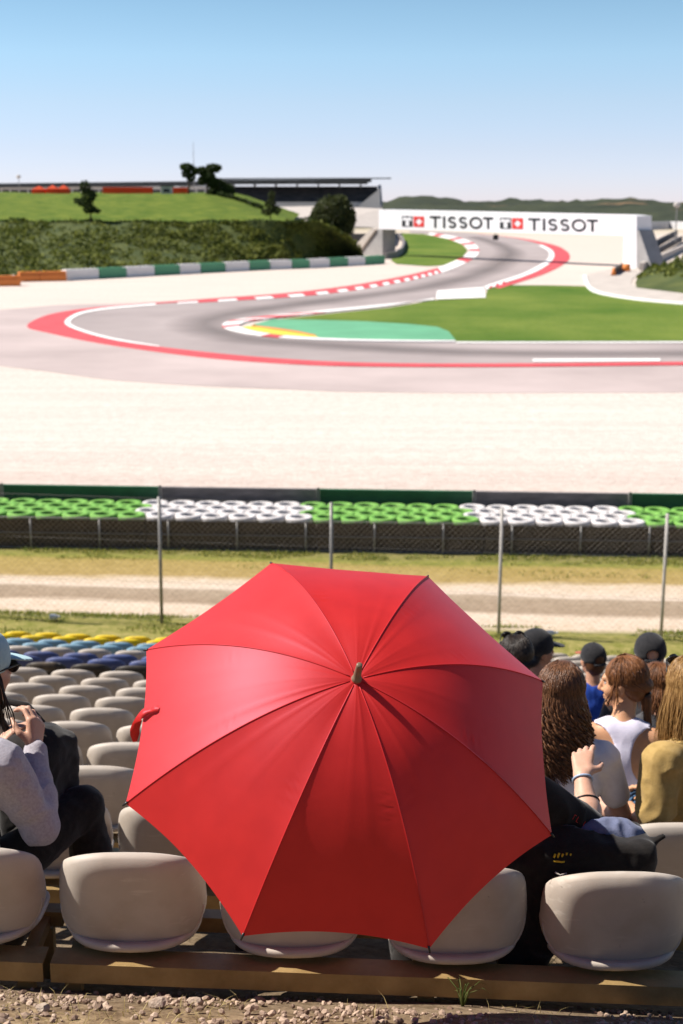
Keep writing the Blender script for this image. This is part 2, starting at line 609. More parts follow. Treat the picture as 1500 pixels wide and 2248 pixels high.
def zone_mat(name, lo, hi, stops, warp=0.5, wscale=0.5, stretch=(0.25, 1, 1), bump=0.5, bscale=25, speck=0.25, bdist=0.02):
    """ground whose kind changes from the bench side to the track side: stops are (distance, colour, colour2)"""
    m, n, l, p = new_mat(name)
    t = n.new('ShaderNodeTexCoord')
    sp = n.new('ShaderNodeSeparateXYZ')
    l.new(t.outputs['Object'], sp.inputs[0])
    mpn = n.new('ShaderNodeMapping')
    mpn.inputs['Scale'].default_value = stretch
    l.new(t.outputs['Object'], mpn.inputs['Vector'])
    nz = n.new('ShaderNodeTexNoise')
    nz.inputs['Scale'].default_value = wscale
    nz.inputs['Detail'].default_value = 7
    nz.inputs['Roughness'].default_value = 0.6
    l.new(mpn.outputs['Vector'], nz.inputs['Vector'])
    ma = n.new('ShaderNodeMath')
    ma.operation = 'MULTIPLY_ADD'
    l.new(nz.outputs['Fac'], ma.inputs[0])
    ma.inputs[1].default_value = warp * 2
    l.new(sp.outputs['Y'], ma.inputs[2])
    mr = n.new('ShaderNodeMapRange')
    mr.inputs['From Min'].default_value = lo + warp
    mr.inputs['From Max'].default_value = hi + warp
    l.new(ma.outputs[0], mr.inputs['Value'])
    ramps = []
    for q in (1, 2):
        cr = n.new('ShaderNodeValToRGB')
        els = cr.color_ramp.elements
        while len(els) < len(stops):
            els.new(0.5)
        for e, s in zip(els, stops):
            e.position = (s[0] - lo) / (hi - lo)
        for e, s in zip(els, stops):
            e.color = (*s[q], 1)
        l.new(mr.outputs['Result'], cr.inputs['Fac'])
        ramps.append(cr)
    n2 = n.new('ShaderNodeTexNoise')
    n2.inputs['Scale'].default_value = bscale * 0.4
    n2.inputs['Detail'].default_value = 9
    n2.inputs['Roughness'].default_value = 0.7
    l.new(t.outputs['Object'], n2.inputs['Vector'])
    c3 = n.new('ShaderNodeValToRGB')
    c3.color_ramp.elements[0].position = 0.36
    c3.color_ramp.elements[1].position = 0.64
    l.new(n2.outputs['Fac'], c3.inputs['Fac'])
    mx = n.new('ShaderNodeMix')
    mx.data_type = 'RGBA'
    l.new(c3.outputs['Color'], mx.inputs['Factor'])
    l.new(ramps[0].outputs['Color'], mx.inputs['A'])
    l.new(ramps[1].outputs['Color'], mx.inputs['B'])
    l.new(mx.outputs['Result'], p.inputs['Base Color'])
    p.inputs['Roughness'].default_value = 0.95
    p.inputs['Specular IOR Level'].default_value = 0.15
    bp = n.new('ShaderNodeBump')
    bp.inputs['Strength'].default_value = bump
    bp.inputs['Distance'].default_value = bdist
    nb = n.new('ShaderNodeTexNoise')
    nb.inputs['Scale'].default_value = bscale
    nb.inputs['Detail'].default_value = 6
    l.new(t.outputs['Object'], nb.inputs['Vector'])
    l.new(nb.outputs['Fac'], bp.inputs['Height'])
    l.new(bp.outputs['Normal'], p.inputs['Normal'])
    return m


M['terrace'] = zone_mat('terrace_earth', 0, 23, [
    (0.0, (0.13, 0.11, 0.05), (0.24, 0.19, 0.10)),
    (2.6, (0.13, 0.085, 0.048), (0.28, 0.195, 0.12)),
    (3.3, (0.14, 0.09, 0.048), (0.33, 0.24, 0.14)),
    (3.75, (0.12, 0.085, 0.05), (0.22, 0.165, 0.11)),
    (20.0, (0.15, 0.115, 0.06), (0.25, 0.2, 0.12)),
    (21.8, (0.17, 0.17, 0.03), (0.36, 0.29, 0.11))], warp=0.12, wscale=2.0, stretch=(0.6, 1, 1), bump=0.8, bscale=30)
M['verge'] = zone_mat('verge_and_dirt_road', 22, 34, [
    (22.0, (0.17, 0.17, 0.03), (0.36, 0.29, 0.11)),
    (24.45, (0.15, 0.16, 0.03), (0.30, 0.26, 0.09)),
    (24.85, (0.48, 0.37, 0.265), (0.60, 0.49, 0.39)),
    (25.75, (0.50, 0.39, 0.29), (0.62, 0.51, 0.41)),
    (26.0, (0.255, 0.185, 0.125), (0.34, 0.26, 0.185)),
    (26.85, (0.28, 0.215, 0.15), (0.37, 0.29, 0.21)),
    (27.1, (0.50, 0.40, 0.31), (0.62, 0.52, 0.43)),
    (27.75, (0.46, 0.36, 0.25), (0.58, 0.47, 0.36)),
    (28.1, (0.27, 0.19, 0.065), (0.39, 0.285, 0.12)),
    (29.2, (0.25, 0.185, 0.055), (0.37, 0.28, 0.10)),
    (29.6, (0.13, 0.15, 0.025), (0.26, 0.24, 0.06)),
    (30.6, (0.14, 0.13, 0.04), (0.24, 0.2, 0.09))], warp=0.75, wscale=0.55, stretch=(0.22, 1.0, 1), bump=0.5, bscale=14)

xs_n = list(np.linspace(-16, 16, 129))
xs_w = [-70, -55, -42, -32, -24, -19] + xs_n + [19, 24, 32, 42, 55, 70]
ys_a = [-60, -50, -40, -32, -25, -18, -12, -8] + list(np.arange(-6, 3, 0.5)) + list(np.arange(3, 4.2, 0.06)) + list(np.arange(4.25, 22.21, 0.25))
ys_a[-1] = 22.2
sheet('hillside', xs_w, ys_a, gz, M['terrace'], jit=0.02)
sheet('dirt_road', xs_w, list(np.linspace(22.2, 33.4, 90)), gz, M['verge'], jit=0.02)
xs_f = [-4500, -2000, -900, -400, -200, -100, -50] + list(np.linspace(-16, 16, 17)) + [50, 100, 200, 400, 900, 2000, 4500]
M['far_land'] = zone_mat('gravel_and_far_land', 0, 1200, [
    (0.0, (0.43, 0.345, 0.295), (0.55, 0.465, 0.41)),
    (38.0, (0.45, 0.365, 0.315), (0.57, 0.485, 0.43)),
    (50.0, (0.53, 0.45, 0.40), (0.65, 0.57, 0.52)),
    (430.0, (0.53, 0.45, 0.39), (0.62, 0.54, 0.47)),
    (520.0, (0.44, 0.38, 0.29), (0.55, 0.48, 0.38)),
    (680.0, (0.10, 0.11, 0.04), (0.26, 0.23, 0.13)),
    (1200.0, (0.06, 0.075, 0.03), (0.16, 0.15, 0.08))], warp=6.0, wscale=0.02, stretch=(0.5, 1, 1), bump=0.7, bscale=7, bdist=0.06)
_n, _l = M['far_land'].node_tree.nodes, M['far_land'].node_tree.links
_t = _n.new('ShaderNodeTexCoord')
_mp = _n.new('ShaderNodeMapping')
_mp.inputs['Scale'].default_value = (0.035, 0.45, 1)
_mp.inputs['Rotation'].default_value = (0, 0, 0.04)
_l.new(_t.outputs['Object'], _mp.inputs['Vector'])
_z = _n.new('ShaderNodeTexNoise')
_z.inputs['Scale'].default_value = 1.6
_z.inputs['Detail'].default_value = 7
_z.inputs['Roughness'].default_value = 0.7
_l.new(_mp.outputs['Vector'], _z.inputs['Vector'])
_r = _n.new('ShaderNodeMapRange')
_r.inputs['From Min'].default_value = 0.38
_r.inputs['From Max'].default_value = 0.66
_r.inputs['To Min'].default_value = 0.92
_r.inputs['To Max'].default_value = 1.05
_l.new(_z.outputs['Fac'], _r.inputs['Value'])
_x = _n.new('ShaderNodeMix')
_x.data_type = 'RGBA'
_x.blend_type = 'MULTIPLY'
_x.inputs['Factor'].default_value = 1.0
_old = _n['Principled BSDF'].inputs['Base Color'].links[0].from_socket
_l.new(_old, _x.inputs['A'])
_l.new(_r.outputs['Result'], _x.inputs['B'])
_l.new(_x.outputs['Result'], _n['Principled BSDF'].inputs['Base Color'])
sheet('gravel_trap', xs_f, [33.4, 40, 50, 60, 68, 80, 120, 200, 320, 420, 560, 800, 1300, 2500, 5500], gz, M['far_land'])


# ------------------------------------------------------------------ the race track, laid out on level ground
def patch(name, pts, z, m, thick=0.0):
    P = [Vector((p[0], p[1], z)) for p in pts]
    tri = tessellate_polygon([P])
    fs = []
    for t in tri:
        a, b, c = [P[i] for i in t]
        fs.append(t if (b - a).cross(c - a).z > 0 else t[::-1])
    return kind(mesh_obj(name, P, fs, m, None, False))


def line(px, n):
    return resample([on_z(*q) for q in px], n)


def ribbon(name, A, B, z, mats, pat=None, h=0.0, uv=False):
    """strip between two edge lines with n stations each; PAT gives each segment's material; h = a real raised edge"""
    vs, fs, fm = [], [], []
    n = len(A)
    for i in range(n):
        for q in (A[i], B[i]):
            vs.append((q[0], q[1], z + h))
    for i in range(n - 1):
        f = (2 * i, 2 * i + 1, 2 * i + 3, 2 * i + 2)
        a, b, c = [Vector(vs[j]) for j in f[:3]]
        fs.append(f if (b - a).cross(c - a).z > 0 else f[::-1])
        fm.append(pat[i % len(pat)] if pat else 0)
    if h:
        k = len(vs)
        vs += [(v[0], v[1], z - 0.02) for v in vs[:k]]
        for i in range(n - 1):
            for s in (0, 1):
                fs.append((2 * i + s, 2 * i + 2 + s, k + 2 * i + 2 + s, k + 2 * i + s))
                fm.append(pat[i % len(pat)] if pat else 0)
    uvs = None
    if uv:
        uvs = []
        for i in range(n):
            uvs += [(i / (n - 1), 0.0), (i / (n - 1), 1.0)]
    return kind(mesh_obj(name, vs, fs, mats, None, False, fm, uvs))


# asphalt run-off outside the hairpin
ro = [(1750, 862), (1500, 862), (1000, 863), (750, 860), (500, 850), (400, 845), (250, 835), (100, 815), (0, 803), (-150, 775), (-250, 745), (-200, 705), (0, 681), (60, 676), (125, 670), (250, 667), (400, 660), (460, 656), (500, 665), (450, 690), (420, 720), (600, 770), (1000, 790), (1750, 790)]
patch('runoff_asphalt', [on_z(*p) for p in ro], 0.012, M['runoff'])

track_out = [(1750, 796), (1500, 796), (1100, 800), (800, 798), (600, 788), (400, 768), (250, 748), (175, 728), (145, 712), (155, 697), (185, 685), (240, 676), (330, 668), (420, 663), (500, 658), (600, 651), (700, 643), (800, 629), (900, 611), (970, 594), (1015, 577), (1042, 560), (1046, 548), (1034, 535), (1000, 524), (960, 516), (900, 511)]
track_in = [(1750, 750), (1500, 751), (1100, 752), (900, 752), (750, 750), (640, 745), (560, 738), (508, 727), (488, 717), (500, 708), (560, 699), (650, 690), (750, 680), (850, 669), (955, 657), (1060, 635), (1100, 624), (1150, 608), (1185, 593), (1207, 577), (1216, 562), (1210, 549), (1186, 536), (1130, 523), (1060, 514), (980, 509), (900, 506)]
TO = line(track_out, 160)
TI = line(track_in, 160)
patch('race_track', list(TO) + list(TI)[::-1], 0.03, M['asphalt'])

# rubbered racing line worn into the asphalt
m, n_, l_, p_ = new_mat('tyre_rubber_line')
tt = n_.new('ShaderNodeTexCoord')
sx = n_.new('ShaderNodeSeparateXYZ')
l_.new(tt.outputs['UV'], sx.inputs[0])
cr_ = n_.new('ShaderNodeValToRGB')
els = cr_.color_ramp.elements
els.new(0.5)
for e, (ps, v) in zip(els, ((0, 0), (0.5, 0.40), (1, 0))):
    e.position = ps
    e.color = (v, v, v, 1)
l_.new(sx.outputs['Y'], cr_.inputs['Fac'])
p_.inputs['Base Color'].default_value = (0.11, 0.095, 0.09, 1)
p_.inputs['Roughness'].default_value = 0.75
tb = n_.new('ShaderNodeBsdfTransparent')
mx_ = n_.new('ShaderNodeMixShader')
l_.new(cr_.outputs['Color'], mx_.inputs['Fac'])
l_.new(tb.outputs['BSDF'], mx_.inputs[1])
l_.new(p_.outputs['BSDF'], mx_.inputs[2])
l_.new(mx_.outputs['Shader'], n_['Material Output'].inputs['Surface'])
M['rubber_line'] = m
rl = [(1750, 777), (1500, 777), (1300, 778), (1000, 774), (800, 764), (650, 754), (540, 744), (470, 726), (450, 708), (500, 692), (600, 676), (800, 650), (950, 628), (1060, 598), (1110, 570), (1120, 552), (1090, 535), (1040, 520)]
RL = line(rl, 90)
RA, RB = [], []
for i, p in enumerate(RL):
    t = (RL[min(i + 1, 89)] - RL[max(i - 1, 0)]).normalized()
    nrm = Vector((-t.y, t.x, 0)) * 3.4
    RA.append(p + nrm)
    RB.append(p - nrm)
ribbon('racing_line', RA, RB, 0.042, M['rubber_line'], uv=True)

# grass infield with the painted green apron
gi = [(620, 701), (750, 687), (850, 677), (955, 660), (1065, 655), (1072, 632), (1100, 627), (1200, 627), (1285, 629), (1300, 641), (1350, 653), (1440, 664), (1750, 690), (1750, 748), (1500, 750), (1100, 751), (900, 751), (750, 748), (640, 743), (560, 735), (545, 722), (560, 712)]
patch('grass_infield', [on_z(*p) for p in gi], 0.05, M['infield'])
ga = [(560, 713), (600, 702), (700, 704), (800, 707), (900, 713), (960, 719), (985, 729), (1000, 748), (900, 749), (750, 747), (700, 744), (690, 739), (640, 730), (600, 724), (565, 720)]
patch('green_painted_apron', [on_z(*p) for p in ga], 0.066, M['paint_green'])
gy = [(528, 722), (545, 718), (600, 724), (650, 731), (690, 738), (700, 744), (640, 742), (575, 735)]
patch('yellow_painted_apron', [on_z(*p) for p in gy], 0.082, M['paint_yellow'])
go = [(552, 716), (604, 722), (652, 729), (694, 738), (690, 740), (645, 732), (600, 725.5), (556, 718.5)]
patch('orange_painted_line', [on_z(*p) for p in go], 0.094, M['paint_orange'])
g2 = [(880, 512), (930, 514), (985, 525), (1015, 537), (1027, 550), (1015, 565), (985, 582), (940, 585), (870, 580), (858, 572), (880, 555), (893, 535)]
patch('grass_verge', [on_z(*p) for p in g2], 0.05, M['infield'])

# kerbs and painted edges
K = [M['paint_red'], M['paint_white']]
ribbon('hairpin_kerb', line([(1750, 802), (1500, 803), (1100, 807), (800, 806), (650, 801), (480, 789), (330, 771), (200, 751), (105, 731), (60, 718), (85, 700), (125, 688), (200, 677), (300, 669), (400, 661)], 90),
       line([(1750, 796), (1500, 796), (1100, 800), (800, 798), (600, 788), (400, 769), (250, 748), (178, 730), (145, 713), (155, 698), (185, 686), (240, 677), (330, 669), (400, 664)][:14], 90), 0.03, K, h=0.03)
ribbon('white_edge_line', line([(350, 763), (250, 748), (175, 728), (143, 712), (153, 697), (183, 685), (240, 676), (340, 667.5)], 60),
       line([(350, 761), (250, 744), (185, 726), (155, 711), (167, 697), (195, 687), (250, 679), (345, 671)], 60), 0.07, M['paint_white'])
ribbon('white_edge_line', line([(1170, 796), (1300, 796), (1450, 795)], 12), line([(1170, 790), (1300, 789.5), (1450, 789.5)], 12), 0.068, M['paint_white'])
ribbon('white_edge_line', line([(1000, 752), (1200, 752), (1750, 751)], 12), line([(1000, 755), (1200, 755), (1750, 754)], 12), 0.068, M['paint_white'])
# uphill left edge: a red kerb outside, white blocks inside
eo = [(390, 662), (500, 654), (600, 647), (700, 637), (800, 623), (900, 604), (962, 589)]
em = [(390, 665), (500, 658), (600, 651), (700, 642.5), (800, 629), (900, 610.5), (966, 594)]
ei = [(390, 668), (500, 662), (600, 656), (700, 648), (800, 635), (900, 616.5), (970, 599)]
ribbon('uphill_kerb', line(eo, 60), line(em, 60), 0.03, K, h=0.04)
ribbon('uphill_kerb', line(em, 31), line(ei, 31), 0.032, K, pat=[1, 0], h=0.035)
# bend under the bridge, left side
ribbon('bend_kerb', line([(962, 589), (1000, 573), (1027, 558), (1030, 548), (1015, 536), (985, 525), (940, 515)], 17),
       line([(970, 600), (1015, 582), (1048, 562), (1051, 546), (1036, 532), (1000, 520), (945, 511)], 17), 0.034, K, pat=[1, 1, 0], h=0.05)
# bend under the bridge, right side: wide red run-off with a white edge
ribbon('bend_kerb', line([(1098, 634), (1150, 617), (1200, 600), (1237, 581), (1251, 566), (1243, 551), (1212, 537), (1140, 523), (1050, 514)], 40),
       line([(1085, 632), (1140, 612), (1185, 594), (1207, 578), (1216, 562), (1210, 549), (1186, 536), (1130, 523), (1050, 513.5)], 40), 0.03, K, h=0.03)
ribbon('white_edge_line', line([(1068, 634), (1110, 621), (1150, 608), (1185, 593), (1208, 577), (1217, 562), (1211, 549), (1190, 538)], 40),
       line([(1062, 630), (1104, 616), (1143, 603), (1175, 588), (1197, 574), (1206, 561), (1201, 550), (1183, 540)], 40), 0.07, M['paint_white'])
ribbon('bend_kerb', line([(1066, 638), (1092, 629), (1112, 623)], 7), line([(1068, 633), (1090, 625), (1108, 619)], 7), 0.08, K, pat=[1, 0], h=0.03)
# inner kerb round the apex
ribbon('apex_kerb', line([(955, 660), (850, 670), (750, 680), (650, 690), (560, 698.5), (505, 707), (488, 717), (505, 727), (560, 738), (640, 745.5), (750, 750.5), (900, 753), (1000, 753)], 34),
       line([(952, 657), (850, 674), (750, 684.5), (650, 695), (570, 704), (535, 711), (524, 718), (540, 725), (575, 733), (640, 741), (750, 747), (900, 750), (1000, 750.5)], 34), 0.07, K,
       pat=[1] * 11 + [1, 0, 1, 0, 0, 1, 0, 1, 1, 0, 1, 1, 1, 1, 0, 1, 1, 1, 1, 1, 1, 1], h=0.05)
ap = [(560, 699), (505, 708), (489, 716), (492, 720), (520, 727), (545, 731)]
patch('concrete_strip', [on_z(*p) for p in [(957, 659), (960, 640), (1062, 632), (1067, 655)]], 0.098, M['paint_white'])

# service road on the right
sr = [(1282, 606), (1345, 590), (1400, 588), (1408, 600), (1388, 614), (1386, 624), (1400, 633), (1500, 645), (1750, 668), (1750, 692), (1500, 669), (1440, 664), (1350, 654), (1300, 642), (1287, 628)]
patch('service_road', [on_z(*p) for p in sr], 0.06, M['concrete'])
ribbon('service_road_kerb', line([(1281, 606), (1284, 620), (1292, 636), (1320, 648), (1400, 661), (1500, 670)], 24), line([(1288, 606), (1291, 619), (1299, 633), (1325, 645), (1402, 658), (1500, 667)], 24), 0.06, M['paint_white'], h=0.12)


# ------------------------------------------------------------------ banks, hills
def bank(name, rows, m, nx=60, ny=6, amp=0.0, sc=0.15):
    """rows: lists of points foot to crest"""
    R_ = [resample(r, nx) for r in rows]
    out = []
    for a, b in zip(R_, R_[1:]):
        for j in range(ny):
            out.append([p.lerp(q, j / ny) for p, q in zip(a, b)])
    out.append(R_[-1])
    vs, fs = [], []
    for j, r in enumerate(out):
        for p in r:
            q = Vector(p)
            if amp and j > 0:
                q.z += amp * noise.noise(q * sc) + amp * 0.5 * noise.noise(q * sc * 3.1)
            vs.append(q)
    for j in range(len(out) - 1):
        for i in range(nx - 1):
            fs.append((j * nx + i, j * nx + i + 1, (j + 1) * nx + i + 1, (j + 1) * nx + i))
    return vs, fs, out


foot = [on_z(-260, 640), on_z(0, 608), on_z(147, 598), on_z(300, 590), on_z(450, 582), on_z(600, 574), on_z(760, 563), on_z(800, 566)]
top = [on_y(-260, 488, 235), on_y(0, 488, 240), on_y(147, 489, 242), on_y(300, 489, 244), on_y(450, 489, 247), on_y(600, 488, 250), on_y(690, 488, 254), on_y(772, 520, 250)]
v_, f_, hedge_rows = bank('lower_bank', [foot, top], M['bank_soil'], amp=0.5)
kind(mesh_obj('lower_bank', v_, f_, M['bank_soil'], None, True))
top_b = [p + Vector((0, 2.0, -0.4)) for p in top]
crest = [on_y(-260, 428, 300), on_y(0, 428, 300), on_y(147, 428, 302), on_y(300, 429, 304), on_y(425, 428, 306), on_y(500, 436, 308), on_y(575, 462, 300), on_y(640, 486, 285)]
back = [p + Vector((0, 60, 1.0)) for p in crest]
v_, f_, grass_rows = bank('upper_bank', [top_b, crest, back], M['bank_grass'], amp=0.25)
kind(mesh_obj('upper_bank', v_, f_, M['bank_grass'], None, True))
# paddock yard below the grandstand
yd = [(600, 487), (612, 452), (690, 449), (800, 452), (836, 470), (800, 500), (680, 490)]
vs = [on_y(590, 489, 300), on_y(608, 454, 470), on_y(700, 452, 480), on_y(840, 458, 480), on_y(840, 500, 330), on_y(700, 495, 290)]
patch_o = mesh_obj('paddock_yard', vs, [(0, 5, 4, 3, 2, 1)], M['concrete'], None, False)
kind(patch_o)

# right-hand bank
r_foot = [on_z(1392, 628), on_z(1404, 634), on_z(1500, 646), on_z(1700, 672)]
r_mid = [on_z(1400, 616) + Vector((0, 0, 0.5)), on_z(1430, 614) + Vector((0, 0, 0.9)), on_z(1520, 628) + Vector((0, 0, 1.6)), on_z(1700, 655) + Vector((0, 0, 2.4))]
r_top = [on_z(1412, 608) + Vector((0, 0, 0.4)), on_z(1440, 602) + Vector((0, 0, 0.9)), on_z(1520, 596) + Vector((0, 0, 1.6)), on_z(1700, 620) + Vector((0, 0, 2.4))]
r_back = [p + Vector((3, 6, -0.8)) for p in r_top]
v_, f_, rbank_rows = bank('right_bank', [r_foot, r_mid, r_top, r_back], M['bank_grass'], nx=30, ny=4, amp=0.5)
kind(mesh_obj('roadside_bank', v_, f_, M['bank_soil'], None, True))

# distant wooded hills
M['hill'] = mat('wooded_hill', (0.012, 0.02, 0.008), 0.95, scale=0.02, col2=(0.042, 0.05, 0.02), detail=10, bump=1.0, bscale=0.09, bdist=4.0)
_mm = M['hill']
_n, _l = _mm.node_tree.nodes, _mm.node_tree.links
_t = _n.new('ShaderNodeTexCoord')
_z = _n.new('ShaderNodeTexNoise')
_z.inputs['Scale'].default_value = 0.011
_z.inputs['Detail'].default_value = 4
_l.new(_t.outputs['Object'], _z.inputs['Vector'])
_r = _n.new('ShaderNodeValToRGB')
_r.color_ramp.elements[0].position = 0.60
_r.color_ramp.elements[1].position = 0.68
_l.new(_z.outputs['Fac'], _r.inputs['Fac'])
_x = _n.new('ShaderNodeMix')
_x.data_type = 'RGBA'
_old = _n['Principled BSDF'].inputs['Base Color'].links[0].from_socket
_l.new(_r.outputs['Color'], _x.inputs['Factor'])
_l.new(_old, _x.inputs['A'])
_x.inputs['B'].default_value = (0.34, 0.19, 0.10, 1)
_l.new(_x.outputs['Result'], _n['Principled BSDF'].inputs['Base Color'])


def ridge(px_ridge, D, depth, seed, amp):
    pts = [on_y(x, y, D) for x, y in px_ridge]
    crest_ = resample(pts, 220)
    vs, fs = [], []
    prof = [(0.0, 0.0), (0.25, 0.30), (0.5, 0.62), (0.75, 0.88), (1.0, 1.0), (1.3, 0.8), (1.8, 0.2)]
    prof2 = []
    for a, b in zip(prof, prof[1:]):
        for j in range(4):
            prof2.append((a[0] + (b[0] - a[0]) * j / 4, a[1] + (b[1] - a[1]) * j / 4))
    for t, hz in prof2:
        for p in crest_:
            y = D - depth + depth * t
            z = -1 + (p.z + 1) * hz
            q = Vector((p.x * (y / D) ** 0.3, y, z))
            w = noise.noise(Vector((q.x * 0.02, q.y * 0.02, seed))) + 0.6 * noise.noise(Vector((q.x * 0.07, q.y * 0.07, seed + 5)))
            q.z += amp * w * min(1, hz * 1.5) + (amp * 1.5 * abs(noise.noise(Vector((q.x * 0.13, q.y * 0.13, seed + 9)))) * hz)
            vs.append(q)
    w = len(crest_)
    for j in range(len(prof2) - 1):
        for i in range(w - 1):
            fs.append((j * w + i, j * w + i + 1, (j + 1) * w + i + 1, (j + 1) * w + i))
    return kind(mesh_obj('hills', vs, fs, M['hill'], None, True))


ridge([(-900, 452), (-300, 450), (300, 448), (700, 452), (830, 449), (870, 438), (930, 433), (985, 440), (1050, 447), (1120, 442), (1190, 441), (1240, 446), (1300, 441), (1360, 438), (1420, 443), (1480, 449), (1600, 446), (1900, 452), (2500, 455)], 1150, 380, 1.0, 1.9)
ridge([(-900, 450), (300, 448), (800, 446), (1000, 446), (1150, 443), (1300, 446), (1500, 446), (1700, 440), (2000, 445), (2600, 452)], 1900, 350, 4.0, 3.0)


# ------------------------------------------------------------------ foliage
def leaf_cloud(pts, size, sj=0.5, flat=0.0):
    """one small two-sided leaf clump (a bent quad) per point"""
    vs, fs = [], []
    for p in pts:
        s = size * (1 + sj * (rng.random() * 2 - 1))
        a = rng.normal(size=3)
        a /= np.linalg.norm(a)
        b = rng.normal(size=3)
        b[2] *= (1 - flat)
        b -= a * (a @ b)
        b /= np.linalg.norm(b) + 1e-9
        c = np.cross(a, b)
        k = len(vs)
        p = np.array(p)
        vs += [p - a * s, p + b * s * 0.6 + c * s * 0.15, p + a * s, p - b * s * 0.6 + c * s * 0.15]
        fs.append((k, k + 1, k + 2, k + 3))
    return vs, fs


def lobes(lobe_list, n, shell=0.55):
    out = []
    vol = np.array([l[3] * l[4] * l[5] for l in lobe_list]) ** 0.67
    vol /= vol.sum()
    for l, w in zip(lobe_list, vol):
        for _ in range(int(n * w)):
            d = rng.normal(size=3)
            d /= np.linalg.norm(d)
            r = shell + (1 - shell) * rng.random() ** 0.5
            if rng.random() < 0.12:
                r *= 1.12
            out.append((l[0] + d[0] * r * l[3], l[1] + d[1] * r * l[4], l[2] + d[2] * r * l[5]))
    return out


def tree(name, label, cat, base, trunk_h, lobe_list, n, leaf, lm, trunk_r=0.2, lean=(0, 0), group=None):
    t = thing(name, label, cat, base, 0, group)
    b = MB()
    top = Vector((lean[0], lean[1], trunk_h))
    b.tube([(0, 0, -0.6), top * 0.3, top * 0.65 + Vector((trunk_r * 0.5, 0, 0)), top], [trunk_r * 1.25, trunk_r, trunk_r * 0.8, trunk_r * 0.6], 8)
    for l in lobe_list[:6]:
        c = Vector(l[:3])
        s = top * (0.55 + 0.35 * random.random())
        b.tube([s, s.lerp(c, 0.5) + Vector((0, 0, 0.15)), c], [trunk_r * 0.45, trunk_r * 0.3, trunk_r * 0.12], 6)
    b.build('trunk', M['bark'], t, True)
    v, f = leaf_cloud(lobes(lobe_list, n), leaf)
    mesh_obj('crown', v, f, lm, t, False)
    return t


# two tall trees on the crest, seen against the sky
b0 = on_y(415, 424, 318)
sc = 318 / FPX


def lb(px, py, rx, ry, ref, D, base_py):
    s = D / FPX
    return ((px - ref) * s, 0.0, (base_py - py) * s, rx * s, rx * s * 0.9, ry * s)


tree('tall_tree', 'slender dark tree on the crest with a small flat-topped crown, left of its fuller neighbour', 'tree', b0, 4.4,
     [lb(412, 370, 15, 8, 415, 318, 424), lb(424, 378, 13, 9, 415, 318, 424), lb(408, 384, 8, 8, 415, 318, 424), lb(420, 392, 10, 7, 415, 318, 424)], 1500, 0.26, M['leaf_dark'], 0.22)
tree('tall_tree', 'fuller dark tree on the crest with forked crown beside the grandstand roof', 'tree', on_y(455, 428, 320), 4.0,
     [lb(445, 378, 13, 9, 455, 320, 428), lb(470, 372, 17, 9, 455, 320, 428), lb(458, 390, 16, 12, 455, 320, 428), lb(468, 402, 13, 12, 455, 320, 428), lb(445, 398, 10, 9, 455, 320, 428)], 2600, 0.28, M['leaf_dark'], 0.25)
tree('dark_shrub', 'dark rounded shrub at the left end of the big grandstand', 'shrub', on_y(488, 436, 322), 1.2,
     [lb(480, 412, 18, 18, 488, 322, 436), lb(500, 420, 16, 14, 488, 322, 436), lb(468, 424, 12, 10, 488, 322, 436)], 2200, 0.3, M['leaf_dark'], 0.15)
gb = on_y(200, 492, 243)
tree('young_pine', 'young upright pine on the grass bank above the hedge', 'tree', gb, 5.6,
     [lb(190, 415, 12, 15, 200, 243, 492), lb(198, 432, 16, 14, 200, 243, 492), lb(188, 446, 16, 10, 200, 243, 492), lb(198, 460, 14, 10, 200, 243, 492), lb(172, 443, 8, 6, 200, 243, 492), lb(212, 464, 10, 5, 200, 243, 492)], 1400, 0.22, M['leaf_dark'], 0.13)
tree('young_pine', 'thin young tree at the right end of the grass bank near the pale yard', 'tree', on_y(594, 490, 255), 4.2,
     [lb(597, 432, 8, 10, 594, 255, 490), lb(594, 450, 12, 10, 594, 255, 490), lb(588, 466, 14, 8, 594, 255, 490), lb(608, 462, 9, 9, 594, 255, 490)], 700, 0.22, M['leaf_olive'], 0.1)
tree('round_bush', 'large round dark green bush at the right end of the hedge bank', 'bush', on_y(735, 520, 258), 2.0,
     [lb(728, 472, 40, 38, 735, 258, 520), lb(755, 480, 26, 32, 735, 258, 520), lb(705, 485, 26, 26, 735, 258, 520), lb(735, 500, 42, 22, 735, 258, 520), lb(742, 450, 24, 18, 735, 258, 520)], 5200, 0.34, M['leaf_olive'], 0.25)

# the dense shrubs that cover the lower bank: nobody could count them
pts = []
nr = len(hedge_rows)
for _ in range(27000):
    j = rng.random() * (nr - 1.001)
    i = rng.random() * 58.9
    a, b = hedge_rows[int(j)], hedge_rows[int(j) + 1]
    p = a[int(i)].lerp(a[int(i) + 1], i % 1).lerp(b[int(i)].lerp(b[int(i) + 1], i % 1), j % 1)
    w = noise.noise(Vector((p.x * 0.22, p.y * 0.22, p.z * 0.3))) + 0.6 * noise.noise(Vector((p.x * 0.6, p.y * 0.6, 3)))
    if w < -0.1 and rng.random() < 0.85:
        continue
    h = (0.2 + 1.9 * max(0, w + 0.1)) * rng.random() * (1.0 if j < nr - 2 else 0.5)
    pts.append((p.x, p.y, p.z + h))
v, f = leaf_cloud(pts, 0.30)
kind(mesh_obj('shrubbery', v, f, M['leaf_mid'], None, False), 'stuff')
pts = []
